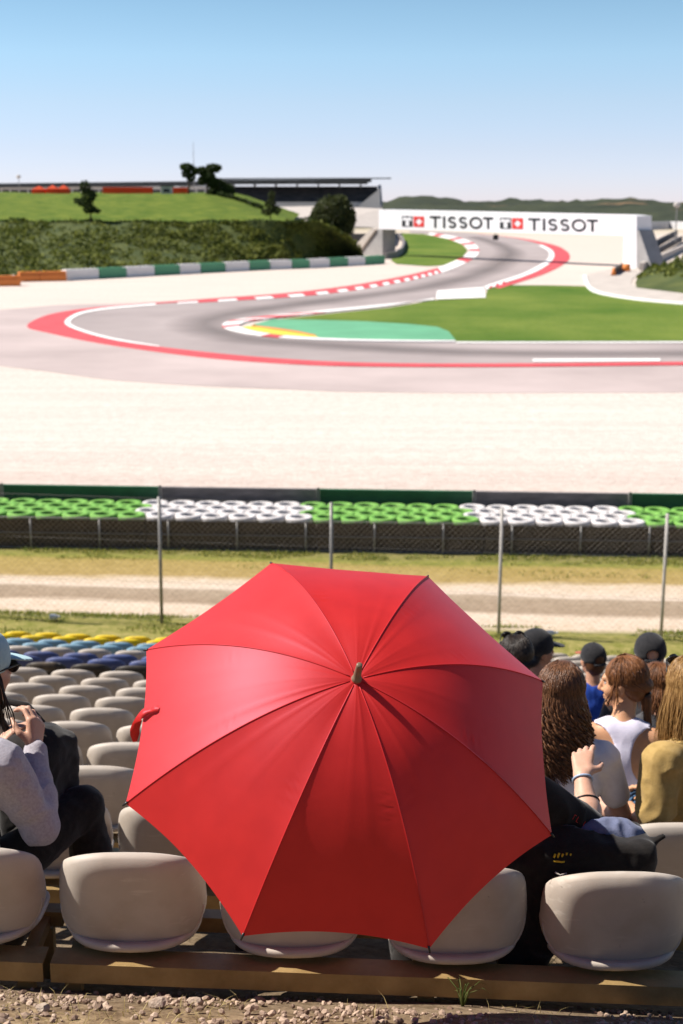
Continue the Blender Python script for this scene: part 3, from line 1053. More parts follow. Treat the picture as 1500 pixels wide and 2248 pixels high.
for _ in range(2600):
    j = 3 + rng.random() * (len(rbank_rows) - 4.01)
    i = rng.random() * 28.9
    a, b = rbank_rows[int(j)], rbank_rows[int(j) + 1]
    p = a[int(i)].lerp(a[int(i) + 1], i % 1).lerp(b[int(i)].lerp(b[int(i) + 1], i % 1), j % 1)
    w = noise.noise(Vector((p.x * 0.3, p.y * 0.3, 7)))
    if w < -0.25:
        continue
    pts.append((p.x, p.y, p.z + 0.1 + 1.6 * max(0, w) * rng.random()))
v, f = leaf_cloud(pts, 0.3)
kind(mesh_obj('bushes', v, f, M['leaf_mid'], None, False), 'stuff')
# low brush on the ledge between the banks: a thin dark hedge line
pts = []
ln = resample([p + Vector((0, 0.5, 0.2)) for p in top[:7]], 400)
for q in ln:
    hh_ = 0.9 * max(0.05, 0.35 + noise.noise(Vector((q.x * 0.25, 3, 1))))
    for _ in range(7):
        pts.append((q.x + rng.normal() * 0.3, q.y + rng.normal() * 0.6, q.z - 0.2 + hh_ * rng.random()))
v, f = leaf_cloud(pts, 0.22)
tag(mesh_obj('low_hedge', v, f, M['leaf_dark'], None, False), 'thin dark hedge line between the shrubby bank and the bright grass slope', 'hedge')
# hedge running down from the dark shrub to the yard
pts = []
for q in resample([on_y(480, 430, 312), on_y(520, 442, 312), on_y(575, 460, 308)], 200):
    for _ in range(8):
        pts.append((q.x + rng.normal() * 0.3, q.y + rng.normal() * 0.5, q.z + 0.9 * rng.random()))
v, f = leaf_cloud(pts, 0.25)
tag(mesh_obj('sloping_hedge', v, f, M['leaf_dark'], None, False), 'dark hedge sloping down from the trees toward the pale yard', 'hedge')

# ------------------------------------------------------------------ grandstand and pit building
GD = 600.0
gs = thing('grandstand', 'large grandstand with a dark cantilever roof and pale triangular end wall', 'grandstand', on_y(660, 462, GD))
o0 = Vector(gs.location)


def gpt(px, py, y):
    return on_y(px, py, y) - o0


b = MB()
x0, x1 = gpt(380, 440, GD).x, gpt(832, 440, GD).x
zt, zr = gpt(700, 409, GD + 26).z, gpt(700, 398, GD).z
nst = 14
for i in range(nst):
    b.box(((x0 + x1) / 2, 2 + 26 * (i + 0.5) / nst, (3.2 + (zt - 3.2) * (i + 0.5) / nst) / 2 + 0.2), (x1 - x0, 26 / nst + 0.02, 3.2 + (zt - 3.2) * (i + 0.5) / nst))
b.build('seat_tiers', M['stand_dark'], gs)
b = MB()
b.box(((x0 + x1) / 2, 0.9, 1.6), (x1 - x0, 1.0, 3.6))
b.build('front_wall', M['wall_pale'], gs)
b = MB()
e = gpt(834, 440, GD).x
b.prism([(e, 0, -2), (e, 30, -2), (e, 30, zt + 0.6), (e, 26, zt + 0.6), (e, 0, 2.2)], (1.2, 0, 0))
b.prism([(gpt(775, 462, GD - 3).x, -3, gpt(775, 462, GD - 3).z), (gpt(835, 462, GD - 3).x, -3, gpt(835, 462, GD - 3).z), (gpt(835, 413, GD - 3).x, -3, gpt(835, 413, GD - 3).z)], (0, 1.0, 0))
b.build('end_wall', M['wall_pale'], gs)
b = MB()
xa, xb = gpt(470, 400, GD).x, gpt(858, 393, GD).x
b.prism([(xa, -6, zr + 0.6), (xb, -6, zr + 0.8), (xb - 5, 30, zr + 1.4), (xa, 30, zr + 1.2)], (0, 0, 0.5))
b.prism([(xa, -6, zr - 0.9), (xb - 8, -6, zr - 0.5), (xb - 8, -4, zr - 0.5), (xa, -4, zr - 0.9)], (0, 0, 1.3))
b.prism([(xa, -5.5, zr - 1.4), (xb - 12, -5.5, zr - 1.2), (xb - 12, -4.5, zr - 1.2), (xa, -4.5, zr - 1.4)], (0, 0, 0.8))
b.prism([(xa, 22, zr - 0.9), (xb - 9, 22, zr - 0.9), (xb - 9, 23, zr - 0.9), (xa, 23, zr - 0.9)], (0, 0, 1.9))
b.build('roof', M['roof_dark'], gs)
for i in range(9):
    b = MB()
    x = x0 + (x1 - x0) * (i + 0.6) / 9.4
    b.tube([(x, 24, 0), (x, 24, zr + 0.8)], 0.35, 8)
    b.tube([(x, 24, zr - 3), (x, 6, zr + 0.5)], 0.2, 6)
    b.build('roof_column', M['galv'], gs)

pb = thing('pit_building', 'long low pit building with a dark flat roof beyond the grass crest', 'building', on_y(200, 430, 480))
o1 = Vector(pb.location)
p0, p1 = on_y(-330, 432, 480) - o1, on_y(455, 432, 480) - o1
b = MB()
b.box(((p0.x + p1.x) / 2, 6, 0.8), (p1.x - p0.x, 12, 4.2))
b.build('wall', M['wall_pale'], pb)
b = MB()
za, zb = (on_y(-330, 416, 480) - o1).z, (on_y(455, 407, 480) - o1).z
b.prism([(p0.x, -3, za), (p1.x, -3, zb), (p1.x, 14, zb), (p0.x, 14, za)], (0, 0, 1.35))
b.build('roof', M['roof_dark'], pb)
for i in range(40):
    x = p0.x + 2 + (p1.x - p0.x - 4) * i / 39
    b = MB()
    b.box((x, -0.03, 0.9), (2.4, 0.1, 2.2))
    b.build('garage_door', M['stand_dark'], pb)

for (xa, xb, yt, nm, lab) in ((70, 98, 411, 'red_tent', 'small red tent left of the wide red tent on the crest'), (102, 150, 409, 'red_tent', 'wide bright red tent with two peaks on the crest'),
                          (226, 336, 413, 'red_hoarding', 'long red hoarding on the crest below the pit building'), (380, 414, 414, 'red_hoarding', 'short red hoarding just left of the tall trees')):
    A, B_, T_ = on_y(xa, 427.5, 330), on_y(xb, 427.5, 330), on_y(xa, yt - 3, 330)
    t = thing(nm, lab, 'tent' if 'tent' in nm else 'hoarding', A.lerp(B_, 0.5))
    w, h = (B_ - A).x, T_.z - A.z
    b = MB()
    if 'tent' in nm:
        k = 1 if w < 4 else 2
        for i in range(k):
            cx = -w / 2 + w * (i + 0.5) / k
            ww = w / k * 0.97
            b.box((cx, 1.5, h * 0.3), (ww, 3, h * 0.6))
        b.build('side_wall', M['red_cloth'], t)
        b = MB()
        for i in range(k):
            cx = -w / 2 + w * (i + 0.5) / k
            ww = w / k
            b.add([(cx - ww / 2, 0, h * 0.6), (cx + ww / 2, 0, h * 0.6), (cx + ww / 2, 3, h * 0.6), (cx - ww / 2, 3, h * 0.6), (cx, 1.5, h)], [(0, 1, 4), (1, 2, 4), (2, 3, 4), (3, 0, 4)])
        b.build('canopy', M['red_cloth'], t)
    else:
        b.box((0, 0, h * 0.55), (w, 0.12, h * 0.8))
        b.build('banner', M['red_cloth'], t)
        n = max(2, int(w / 3))
        for i in range(n + 1):
            b = MB()
            b.tube([(-w / 2 + w * i / n, 0.12, -0.5), (-w / 2 + w * i / n, 0.12, h)], 0.05, 6)
            b.build('post', M['galv'], t)

for i, (px, py, yy, lab) in enumerate(((427, 312, 420, 'tall thin mast rising beside the two tall trees'), (43, 388, 470, 'short pole with a floodlight head on the left skyline'), (1483, 450, 300, 'lamp pole with round head near the right edge of the picture'))):
    base = on_y(px, 430 if i < 2 else 520, yy)
    tp = on_y(px, py, yy)
    t = thing('mast' if i == 0 else 'lamp_pole', lab, 'mast' if i == 0 else 'lamp pole', base)
    b = MB()
    b.tube([(0, 0, -1), (0, 0, tp.z - base.z)], [0.12, 0.05] if i == 0 else [0.14, 0.1], 8)
    b.build('pole', M['galv'], t)
    b = MB()
    if i == 0:
        b.box((0, 0, tp.z - base.z - 3), (0.7, 0.08, 0.08))
        b.box((0, 0, tp.z - base.z - 6), (0.9, 0.08, 0.08))
        b.build('antenna', M['galv'], t)
    else:
        b.ball((0, 0, tp.z - base.z), (0.75, 0.5, 0.6), n=10)
        b.build('lamp_head', M['pale_post'], t, True)
kt = on_y(366, 429, 335)
t = thing('timing_hut', 'small pale hut with a dark flat roof on the crest left of the trees', 'hut', kt)
b = MB(); b.box((0, 1.2, 0.9), (2.6, 2.4, 2.2)); b.build('wall', M['wall_pale'], t)
b = MB(); b.box((0, 1.2, 2.1), (3.0, 2.8, 0.25)); b.build('roof', M['roof_dark'], t)
b = MB(); b.box((0, -0.02, 1.1), (1.4, 0.06, 0.8)); b.build('window', M['stand_dark'], t)

# ------------------------------------------------------------------ advertising bridge over the track
BL, BR = on_z(833, 562), on_z(1371, 588)
bdir = (BR - BL).normalized()
bn = Vector((bdir.y, -bdir.x, 0))        # towards the stands
if bn.y > 0:
    bn = -bn


def on_face(px, py, off=0.0):
    d = ray(px, py)
    q = BL + bn * off
    return EYE + d * ((q - EYE).dot(bn) / d.dot(bn))


br = thing('advertising_bridge', 'white advertising bridge across the race track with black brand lettering', 'bridge', BL)
o2 = BL
fa = [on_face(832, 503), on_face(1368, 517), on_face(1397, 473), on_face(832, 460)]
fa[2] = on_face(1371, 471.5)
b = MB()
b.prism([p - o2 for p in fa], -bn * 3.0)
b.build('span', M['white_panel'], br)
# right tower
tw = [on_face(1368.5, 588), on_face(1398, 588), on_face(1398, 474), on_face(1371.5, 471.5)]
b = MB()
b.prism([p - o2 + bn * 0.05 for p in tw], -bn * 3.2)
b.build('tower', M['white_panel'], br)
b = MB()
w0 = on_face(1398.3, 588) - o2
w1 = w0 + bdir * 3.0
w2 = on_face(1398.3, 505) - o2
b.prism([w0, w1, w2 + bdir * 0.4, w2], -bn * 3.0)
b.build('tower_buttress', M['concrete_grey'], br)
# left abutment
b = MB()
l0, l1, l2, l3 = on_face(784, 566), on_face(840, 566), on_face(840, 503.2), on_face(828, 503.2)
b.prism([p - o2 for p in (l0, l1, l2, l3)], -bn * 3.0)
b.build('abutment', M['concrete_grey'], br)
b = MB()
s0, s1, s2, s3 = on_face(762, 562), on_face(782, 566), on_face(828, 504), on_face(820, 500)
b.prism([p - o2 + bn * 0.4 for p in (s0, s1, s2, s3)], -bn * 3.4)
b.build('abutment_ramp', M['concrete'], br)
b = MB()
b.box((on_face(826, 482) - o2) - bn * 2.0, (1.2, 1.5, 3.0))
b.build('stair_head', M['concrete'], br)


# lettering: strokes on the face of the span
def stroke_text(rows, m, name):
    b_ = MB()
    for poly in rows:
        b_.prism([on_face(x, y, 0.02) - o2 for x, y in poly], bn * 0.05)
    return b_.build(name, m, br)


def slant(x):
    return (x - 944) * (8.0 / 370)


def rect(x0_, y0_, x1_, y1_):
    return [(x0_, y0_ + slant(x0_)), (x1_, y0_ + slant(x1_)), (x1_, y1_ + slant(x1_)), (x0_, y1_ + slant(x0_))]


def arcs(cx, cy, rx, ry, a0, a1, w, n=18):
    out = []
    for i in range(n):
        t0, t1 = R(a0 + (a1 - a0) * i / n), R(a0 + (a1 - a0) * (i + 1) / n)
        q = []
        for t, k in ((t0, 0), (t1, 0), (t1, 1), (t0, 1)):
            x = cx + (rx - w * k) * math.cos(t)
            y = cy + (ry - w * k) * math.sin(t)
            q.append((x, y + slant(x)))
        out.append(q)
    return out


def word(x, y, H, W):
    """TISSOT in a geometric capital face, x..x+W"""
    u = W / 139.0
    s = 4.9
    polys = []
    polys += [rect(x, y, x + 24 * u, y + s), rect(x + 9.6 * u, y + s + 0.01, x + 14.4 * u, y + H)]
    polys += [rect(x + 29 * u, y, x + 34 * u, y + H)]
    for k in (40, 64):
        cx = x + (k + 9.0) * u
        rx = 9.2 * u
        ry = (H + s) / 4
        polys += arcs(cx, y + ry, rx, ry, -25, -270, s)
        polys += arcs(cx, y + H - ry, rx, ry, -90, 155, s)
    polys += arcs(x + 101 * u, y + H / 2, 14.5 * u, H / 2 + 0.4, 0, 360, s, 28)
    polys += [rect(x + 117 * u, y, x + 139 * u, y + s), rect(x + 125.6 * u, y + s + 0.01, x + 130.4 * u, y + H)]
    return polys


for wd_ in (word(944, 474, 26, 139), word(1160, 474, 27, 153)):
    for a_, c_ in ((0, 2), (2, 3), (3, 39), (39, 75), (75, 103), (103, 105)):
        stroke_text(wd_[a_:c_], M['black_paint'], 'letter')
for (x, y, w) in ((883, 475.5, 23), (1098, 474.5, 24)):
    stroke_text([rect(x, y, x + w, y + 1.8), rect(x + 0, y + 1.9, x + 2.2, y + 7), rect(x + w - 2.2, y + 1.9, x + w, y + 7), rect(x, y + 10, x + 7.4, y + w), rect(x + w - 7.4, y + 10, x + w, y + w), rect(x + 7.5, y + 1.9, x + w - 7.5, y + 3.4), rect(x + 7.5, y + w - 1.5, x + w - 7.5, y + w)], M['black_paint'], 'emblem_square')
    stroke_text([rect(x + 2.5, y + 4.2, x + w - 2.5, y + 9.5)], M['white_panel'], 'emblem_bar')
    # black T: cap and stem
    x2 = x + w + 2.5
    a, c = 7.2, 0.36
    stroke_text([rect(x2, y, x2 + w, y + w * 0.2), rect(x2, y + w * 0.8, x2 + w, y + w), rect(x2, y + w * 0.2 + .02, x2 + w * 0.2, y + w * 0.8 - .02), rect(x2 + w * 0.8, y + w * 0.2 + .02, x2 + w, y + w * 0.8 - .02),
                 rect(x2 + w * .2 + .02, y + w * .2 + .02, x2 + w * .38, y + w * .38), rect(x2 + w * .62, y + w * .2 + .02, x2 + w * .8 - .02, y + w * .38),
                 rect(x2 + w * .2 + .02, y + w * .62, x2 + w * .38, y + w * .8 - .02), rect(x2 + w * .62, y + w * .62, x2 + w * .8 - .02, y + w * .8 - .02)], M['logo_red'], 'emblem_square')
q = on_face(1088.5, 521, -0.6)
t = thing('signal_box', 'small black signal box hanging under the middle of the white bridge', 'signal', q)
b = MB()
b.box((0, 0, 0), (0.85, 0.5, 0.85))
b.build('housing', M['plastic_black'], t)
b = MB()
b.tube([(0, 0, 0.42), (0, 0, 0.75)], 0.06, 6)
b.build('bracket', M['galv'], t)

# barriers and fences around the right tower
OR = M['paint_orange']
for (px, lab) in ((1347, 'upright orange cone-shaped marker at the end of the dark barrier'), (1375, 'orange marker at the foot of the bridge tower')):
    p = on_z(px, 606 if px < 1360 else 597)
    t = thing('traffic_marker', lab, 'marker', p)
    b = MB()
    b.tube([(0, 0, 0), (0, 0, 0.08)], [0.45, 0.45], 10)
    b.build('base', M['plastic_black'], t)
    b = MB()
    b.tube([(0, 0, 0.08), (0, 0, 1.1)], [0.36, 0.16] if px < 1360 else [0.6, 0.5], 12)
    b.build('cone', OR, t, True)


def wall_run(name, pts, h, w, m, label, cat, post=None, rails=False):
    t = thing(name, label, cat, pts[0])
    P = [Vector(p) - Vector(pts[0]) for p in pts]
    b_ = MB()
    for a, c in zip(P, P[1:]):
        d = (c - a).normalized()
        s = Vector((-d.y, d.x, 0)) * w / 2
        if rails:
            for zz in (0.25, 0.6, 0.95):
                b_.prism([a - s + Vector((0, 0, zz * h)), a + s + Vector((0, 0, zz * h)), c + s + Vector((0, 0, zz * h)), c - s + Vector((0, 0, zz * h))], (0, 0, h * 0.26))
        else:
            b_.prism([a - s, a + s, c + s, c - s], (0, 0, h))
    b_.build('rail' if rails else 'wall', m, t)
    if post:
        for a, c in zip(P, P[1:]):
            n = max(1, int((c - a).length / post))
            for i in range(n + 1):
                q_ = a.lerp(c, i / n)
                b2 = MB()
                b2.box((q_.x, q_.y, h * 0.55), (0.15, 0.15, h * 1.1))
                b2.build('post', M['galv'], t)
    return t


wall_run('crash_barrier', [on_z(1418, 565), on_z(1450, 541), on_z(1486, 520)], 1.6, 0.4, M['stand_dark'], 'dark steel crash barrier running away behind the bridge tower, upper one', 'barrier', 9.0, True)
wall_run('crash_barrier', [on_z(1424, 575), on_z(1462, 551), on_z(1497, 531)], 1.2, 0.4, M['stand_dark'], 'dark steel crash barrier beside the pale wall, lower one', 'barrier', 9.0, True)
wall_run('concrete_wall', [on_z(1408, 594), on_z(1450, 573), on_z(1520, 540)], 1.1, 0.6, M['concrete'], 'pale concrete wall curving away behind the bridge tower', 'wall')
wall_run('concrete_wall', [on_z(1410, 505), on_z(1470, 503), on_z(1560, 506)], 3.0, 1.0, M['wall_pale'], 'low white wall far behind the bridge at the right edge', 'wall')
wall_run('dark_barrier', [on_z(1347, 605), on_z(1356, 599), on_z(1366, 592)], 0.9, 0.35, M['rubber'], 'short black tyre barrier in front of the bridge tower', 'barrier')
wall_run('rounded_barrier', [on_z(*q) for q in ((846, 569), (868, 566), (882, 556), (887, 543), (884, 530), (872, 520))], 1.1, 0.5, M['belt_grey'], 'grey barrier curving round the grass verge under the bridge', 'barrier')

# green and white barrier blocks on the left
edges = [147, 219, 279, 341, 396, 442, 496, 549, 594, 642, 681, 725, 765, 803, 846]
eb = [(147, 616), (279, 609), (345, 605), (396, 602.5), (496, 597), (594, 592), (681, 589), (750, 585), (803, 582), (846, 579)]
cnt = {0: 0, 1: 0}
for i in range(len(edges) - 1):
    pa = on_z(edges[i], float(np.interp(edges[i], [e[0] for e in eb], [e[1] for e in eb])))
    pc = on_z(edges[i + 1], float(np.interp(edges[i + 1], [e[0] for e in eb], [e[1] for e in eb])))
    w = i % 2
    nm = ORD[cnt[w]]
    cnt[w] += 1
    d = (pc - pa)
    ctr = pa.lerp(pc, 0.5)
    t = thing('barrier_block', f'{"green" if w else "white"} block of the trackside barrier below the hedge, {nm} {"green" if w else "white"} one from the orange blocks', 'barrier', ctr, math.atan2(d.y, d.x), 'barrier blocks below the hedge')
    L = d.length - 0.06
    b = MB()
    b.box((0, 0.55, 0.66), (L, 1.1, 1.3))
    o = b.build('cover', M['belt_pale_white'] if False else (M['paint_white'] if not w else M['paint_green_dark'] if 'paint_green_dark' in M else M['paint_green']), t)
    bm = bmesh.new(); bm.from_mesh(o.data); bmesh.ops.bevel(bm, geom=bm.edges[:], offset=0.07, segments=2, affect='EDGES'); bm.to_mesh(o.data); bm.free()
    b = MB()
    for k in range(int(L / 0.7)):
        b.tube([(-L / 2 + 0.4 + k * 0.7, 0.6, 1.25), (-L / 2 + 0.4 + k * 0.7, 0.6, 1.36)], [0.28, 0.26], 10)
    b.build('tyre_top', M['tyre_white'] if not w else M['paint_green'], t)
ob = [(-30, 47, 628, 'front orange plastic barrier block at the left edge of the picture'), (44, 88, 618, 'left orange barrier block behind the front one'), (88, 147, 617, 'orange barrier block touching the first white block')]
for (xa, xb, yb, lab) in ob:
    pa, pc = on_z(xa, yb + 1), on_z(xb, yb)
    d = pc - pa
    t = thing('orange_barrier', lab, 'barrier', pa.lerp(pc, 0.5), math.atan2(d.y, d.x), 'orange barrier blocks')
    L = d.length - 0.05
    b = MB()
    b.prism([(-L / 2, 0, 0), (L / 2, 0, 0), (L / 2, 1.1, 0), (-L / 2, 1.1, 0)], (0, 0, 0.75))
    b.prism([(-L / 2, 0.2, 0.75), (L / 2, 0.2, 0.75), (L / 2, 0.9, 0.75), (-L / 2, 0.9, 0.75)], (0, 0, 0.45))
    b.build('body', OR, t)
    b = MB()
    for k in (-0.3, 0.3):
        b.tube([(k * L, 0.55, 1.2), (k * L, 0.55, 1.28)], 0.18, 10)
    b.build('filler_cap', M['paint_yellow'] if xa > 0 else M['paint_white'], t)

M['skirt'] = mat('worn_rubber_sheet', (0.04, 0.03, 0.023), 0.8, scale=1.5, col2=(0.10, 0.076, 0.058), stretch=(1, 1, 3), bump=0.2, bscale=20)
# ------------------------------------------------------------------ tyre wall with belt, mesh fence, tall fence
XB = [-11.65, -7.95, -4.2, -0.45, 3.25, 6.95, 10.65]
CT = ['green', 'white', 'green', 'white', 'green', 'white']
# (sections run white / green / white / green / white / green from the left edge)
CT = ['white', 'green', 'white', 'green', 'white', 'green']
prof = []
ro_, ri_, hh = 0.309, 0.182, 0.245
for k in range(12):
    a = 2 * math.pi * k / 12
    cx_, rr = (ro_ + ri_) / 2, (ro_ - ri_) / 2
    px_ = abs(math.cos(a)) ** 0.5 * (1 if math.cos(a) > 0 else -1)
    pz_ = abs(math.sin(a)) ** 0.42 * (1 if math.sin(a) > 0 else -1)
    prof.append((cx_ + rr * px_, hh / 2 + hh / 2 * pz_))
tv, tf = [], []
NS = 20
for s in range(NS):
    a = 2 * math.pi * s / NS
    for (r_, z_) in prof:
        tv.append((r_ * math.cos(a), r_ * math.sin(a), z_))
for s in range(NS):
    for k in range(12):
        s2, k2 = (s + 1) % NS, (k + 1) % 12
        tf.append((s * 12 + k, s2 * 12 + k, s2 * 12 + k2, s * 12 + k2))
tyre_me = {}
for c_, mm in (('green', 'tyre_green'), ('white', 'tyre_white'), ('black', 'rubber')):
    o = mesh_obj('tyre', tv, tf, M[mm], None, True)
    tyre_me[c_] = o.data
    bpy.data.objects.remove(o)
ROWN = ['front', 'second', 'third', 'back']
for r in range(4):
    num = {}
    for i in range(34):
        x = -10.2 + 0.6167 * i + (0.308 if r % 2 else 0.0)
        y = 30.87 + 0.535 * r
        s = max(j for j in range(6) if XB[j] <= x + 0.02 * r + 0.35) if x > XB[0] else 0
        if x < -8.6 or x > 8.8:
            continue
        col = CT[s]
        sec = {0: 'white section at the left edge', 1: 'green section left of the umbrella', 2: 'white section left of the umbrella', 3: 'green section above the umbrella', 4: 'white section to the right', 5: 'green section at the right edge'}[s]
        num[s] = num.get(s, 0) + 1
        zb = gz(x, y)
        t = thing('tyre_stack', f'{col} topped tyre stack, {ROWN[r]} row, {ORD[num[s] - 1]} from left, {sec}', 'tyre stack', (x + rng.normal() * 0.008, y + rng.normal() * 0.008, zb), rng.random() * 6, 'tyre stacks of the barrier')
        for k in range(3):
            o = bpy.data.objects.new('tyre', tyre_me[col if k == 2 else 'black'])
            o.location = (rng.normal() * 0.008, rng.normal() * 0.008, 0.29 * k + (rng.normal() * 0.006 if k == 2 else 0))
            o.scale = (1, 1, (0.29 if k < 2 else 0.15) / 0.245)
            link(o, t)
for j in range(6):
    col = 'grey' if CT[j] == 'white' else 'green'
    xa, xb = XB[j] - 0.1, XB[j + 1] - 0.1
    y = 33.12
    t = thing('belt_panel', f'long {["dark grey belt panel at the left edge behind the white tyres", "dark green belt panel behind the green tyres at the left", "dark grey belt panel behind the left white tyres", "dark green belt panel behind the green tyres above the umbrella", "dark grey belt panel behind the white tyres at the right", "dark green belt panel at the right edge"][j]}', 'barrier panel', ((xa + xb) / 2, y, gz((xa + xb) / 2, y)), 0, 'belt panels behind the tyres')
    sl = -lat(y) * (xb - xa) / 2
    b = MB()
    b.prism([(-(xb - xa) / 2 + 0.01, 0, -sl), ((xb - xa) / 2 - 0.01, 0, sl), ((xb - xa) / 2 - 0.01, 0.12, sl), (-(xb - xa) / 2 + 0.01, 0.12, -sl)], (0, 0, 0.985))
    b.build('belt', M['belt_' + col], t)
    for k in (0, 1):
        b = MB()
        xx = (xb - xa) * (k - 0.5) * 0.994
        b.box((xx, -0.02, 0.51 + sl * (2 * k - 1)), (0.05, 0.03, 1.04))
        b.build('clamp_strip', M['pale_post'], t)


for j in range(6):
    xa, xb = XB[j] - 0.1, XB[j + 1] - 0.1
    y = 30.50
    t = thing('rubber_skirt', f'dark brown rubber sheet on the tyre wall front, {["at the left edge", "below the green tyres at the left", "below the left white tyres", "under the green tyres above the umbrella", "below the right white tyres", "at the right edge"][j]}', 'barrier panel', ((xa + xb) / 2, y, gz((xa + xb) / 2, y)), 0, 'rubber sheets on the tyre wall')
    b = MB()
    L2 = (xb - xa) / 2 - 0.012
    sl = lat(y) * L2
    b.prism([(-L2, 0, sl - 0.02), (L2, 0, -sl - 0.02), (L2, 0.012, -sl - 0.02), (-L2, 0.012, sl - 0.02)], (0, 0, 0.66))
    b.build('sheet', M['skirt'], t)
    b = MB()
    b.prism([(-L2, -0.012, sl + 0.60), (L2, -0.012, -sl + 0.60), (L2, -0.002, -sl + 0.60), (-L2, -0.002, sl + 0.60)], (0, 0, 0.035))
    b.build('clamp_strip', M['dark_steel'], t)


def chain_fence(name, label, x0_, x1_, y, h, post_xs, post_r, wire_r, pitch, post_mat, rails=(0.02, 0.5, 1.0), wire_m=None):
    t = thing(name, label, 'fence', (0, y, 0))
    for x in post_xs:
        z = gz(x, y)
        b_ = MB()
        b_.tube([(x, 0, z - 0.2), (x + 0.01, 0, z + h)], post_r, 10)
        b_.build('post', post_mat[0] if x < 2 else post_mat[1], t, True)
    b_ = MB()
    for fr in rails:
        n = 12
        b_.tube([(x0_ + (x1_ - x0_) * i / n, -0.02, gz(x0_ + (x1_ - x0_) * i / n, y) + h * fr * 0.985 + 0.01) for i in range(n + 1)], wire_r * 1.8, 4, caps=False)
    b_.build('line_wire', M['galv'], t)
    b_ = MB()
    n = int((x1_ - x0_) / pitch)
    for s in (-1, 1):
        for i in range(-int(h / pitch) - 1, n + int(h / pitch) + 1):
            xa_, xb_ = x0_ + i * pitch, x0_ + i * pitch + h
            za_, zb_ = 0.0, h
            if xa_ < x0_:
                za_, xa_ = x0_ - xa_, x0_
            if xb_ > x1_:
                zb_, xb_ = h - (xb_ - x1_), x1_
            if zb_ - za_ < 0.02:
                continue
            if s > 0:
                q0, q1 = (xa_, 0.004, gz(xa_, y) + za_), (xb_, 0.004, gz(xb_, y) + zb_)
            else:
                q0, q1 = (xa_, -0.004, gz(xa_, y) + h - za_), (xb_, -0.004, gz(xb_, y) + h - zb_)
            b_.tube([q0, q1], wire_r, 3, caps=False)
    b_.build('wire_mesh', wire_m or M['galv'], t)
    return t


M['fence_wire'] = mat('dull_wire', (0.24, 0.205, 0.175), 0.6, scale=5, var=0.2, metal=0.2)
chain_fence('mesh_fence', 'low wire mesh fence in front of the black tyre wall', -8.6, 8.9, 30.42, 0.70, [-8.33 + 1.508 * i for i in range(12)], 0.022, 0.0055, 0.125, (M['galv'], M['galv']), wire_m=M['fence_wire'])
pxs = [on_y(x, 1380, 24.3).x for x in (-13, 356, 727, 1095, 1452)]
chain_fence('tall_fence', 'tall chain link fence on thin posts along the near side of the dirt road', -7.0, 7.3, 24.3, 2.28, pxs, 0.03, 0.0011, 0.12, (M['galv'], M['pale_post']), rails=(0.02, 0.33, 0.66, 1.0))

# ------------------------------------------------------------------ stadium seats
def superell(a, w, h, p):
    c, s = math.cos(a), math.sin(a)
    return (w * abs(c) ** (2 / p) * (1 if c >= 0 else -1), h * abs(s) ** (2 / p) * (1 if s >= 0 else -1))


def dish(w, h, p, thick, shape, rings=9, n=44):
    """a moulded shell with a rolled rim: SHAPE(x, y) lifts the outline plane, local +z is the hollow side"""
    vs, fs = [], []
    prof_ = [(i / rings * 0.94, 0.0) for i in range(rings + 1)]
    for k in range(1, 8):
        a = -math.pi / 2 + math.pi * k / 7
        prof_.append((0.94 + 0.06 * math.cos(a), (thick / 2) * (math.sin(a) + 1)))
    prof_ += [((rings - 1 - i) / rings * 0.94, thick) for i in range(rings)]
    prof_[0] = (0.001, 0.0)
    prof_[-1] = (0.001, thick)
    for (q, dz) in prof_:
        for k in range(n):
            a = 2 * math.pi * k / n
            x, y = superell(a, w * q, h * q, p)
            vs.append((x, y, shape(x, y, q) + dz))
    for j in range(len(prof_) - 1):
        for k in range(n):
            k2 = (k + 1) % n
            fs.append((j * n + k, j * n + k2, (j + 1) * n + k2, (j + 1) * n + k))
    return vs, fs


PANW = 0.214


def back_shape(x, y, q):
    u = abs(x) / 0.21
    top = max(0.0, y / 0.15)
    return 0.052 * u ** 5 + 0.012 * u * u + 0.020 * max(0, q - 0.7) ** 2 * 6 + 0.014 * top ** 5


vs, fs = dish(0.224, 0.152, 3.4, 0.026, back_shape)
# taper the top, arch the upper edge, stand it up, recline it
bv = []
for (x, y, z) in vs:
    k = 1.0 - 0.055 * max(-1, y / 0.15)
    yy = y + 0.012 * (1 - (x / 0.214) ** 2) * (1 if y > 0 else -1)
    bv.append((x * k, z, yy))
RC = R(11)
bv = [(x, y * math.cos(RC) - z * math.sin(RC), y * math.sin(RC) + z * math.cos(RC)) for (x, y, z) in bv]
bv = [(x, y + 0.02, z + 0.180) for (x, y, z) in bv]
bf = [f[::-1] for f in fs]
# bottom flange, a thin lip round the lower edge
lip = MB()
pth = []
for i in range(25):
    a = R(190 + 160 * i / 24)
    x, y = superell(a, 0.214, 0.152, 3.3)
    k = 1.0 - 0.055 * max(-1, y / 0.15)
    z = back_shape(x, y, 1.0) + 0.006
    yy = y - 0.012 * (1 - (x / 0.214) ** 2)
    X, Y, Z = x * k * 1.004, z + 0.004, yy - 0.003
    pth.append((X, Y * math.cos(RC) - Z * math.sin(RC) + 0.012, Y * math.sin(RC) + Z * math.cos(RC) + 0.178))
lip.tube(pth, 0.0042, 6)
bm_ = mesh_obj('backrest', bv, bf, M['seat_white'], None, True)
lip_o = lip.build('lip', M['seat_white'], None, True)
vs, fs = dish(0.205, 0.20, 3.0, 0.028, lambda x, y, q: 0.030 * (abs(x) / 0.2) ** 2.4 + 0.02 * (max(0, -y) / 0.2) ** 2 - 0.02 * (max(0, y) / 0.2) ** 2)
pan_o = mesh_obj('seat_pan', [(x, y + 0.215, z + 0.006) for x, y, z in vs], fs, M['seat_white'], None, True)
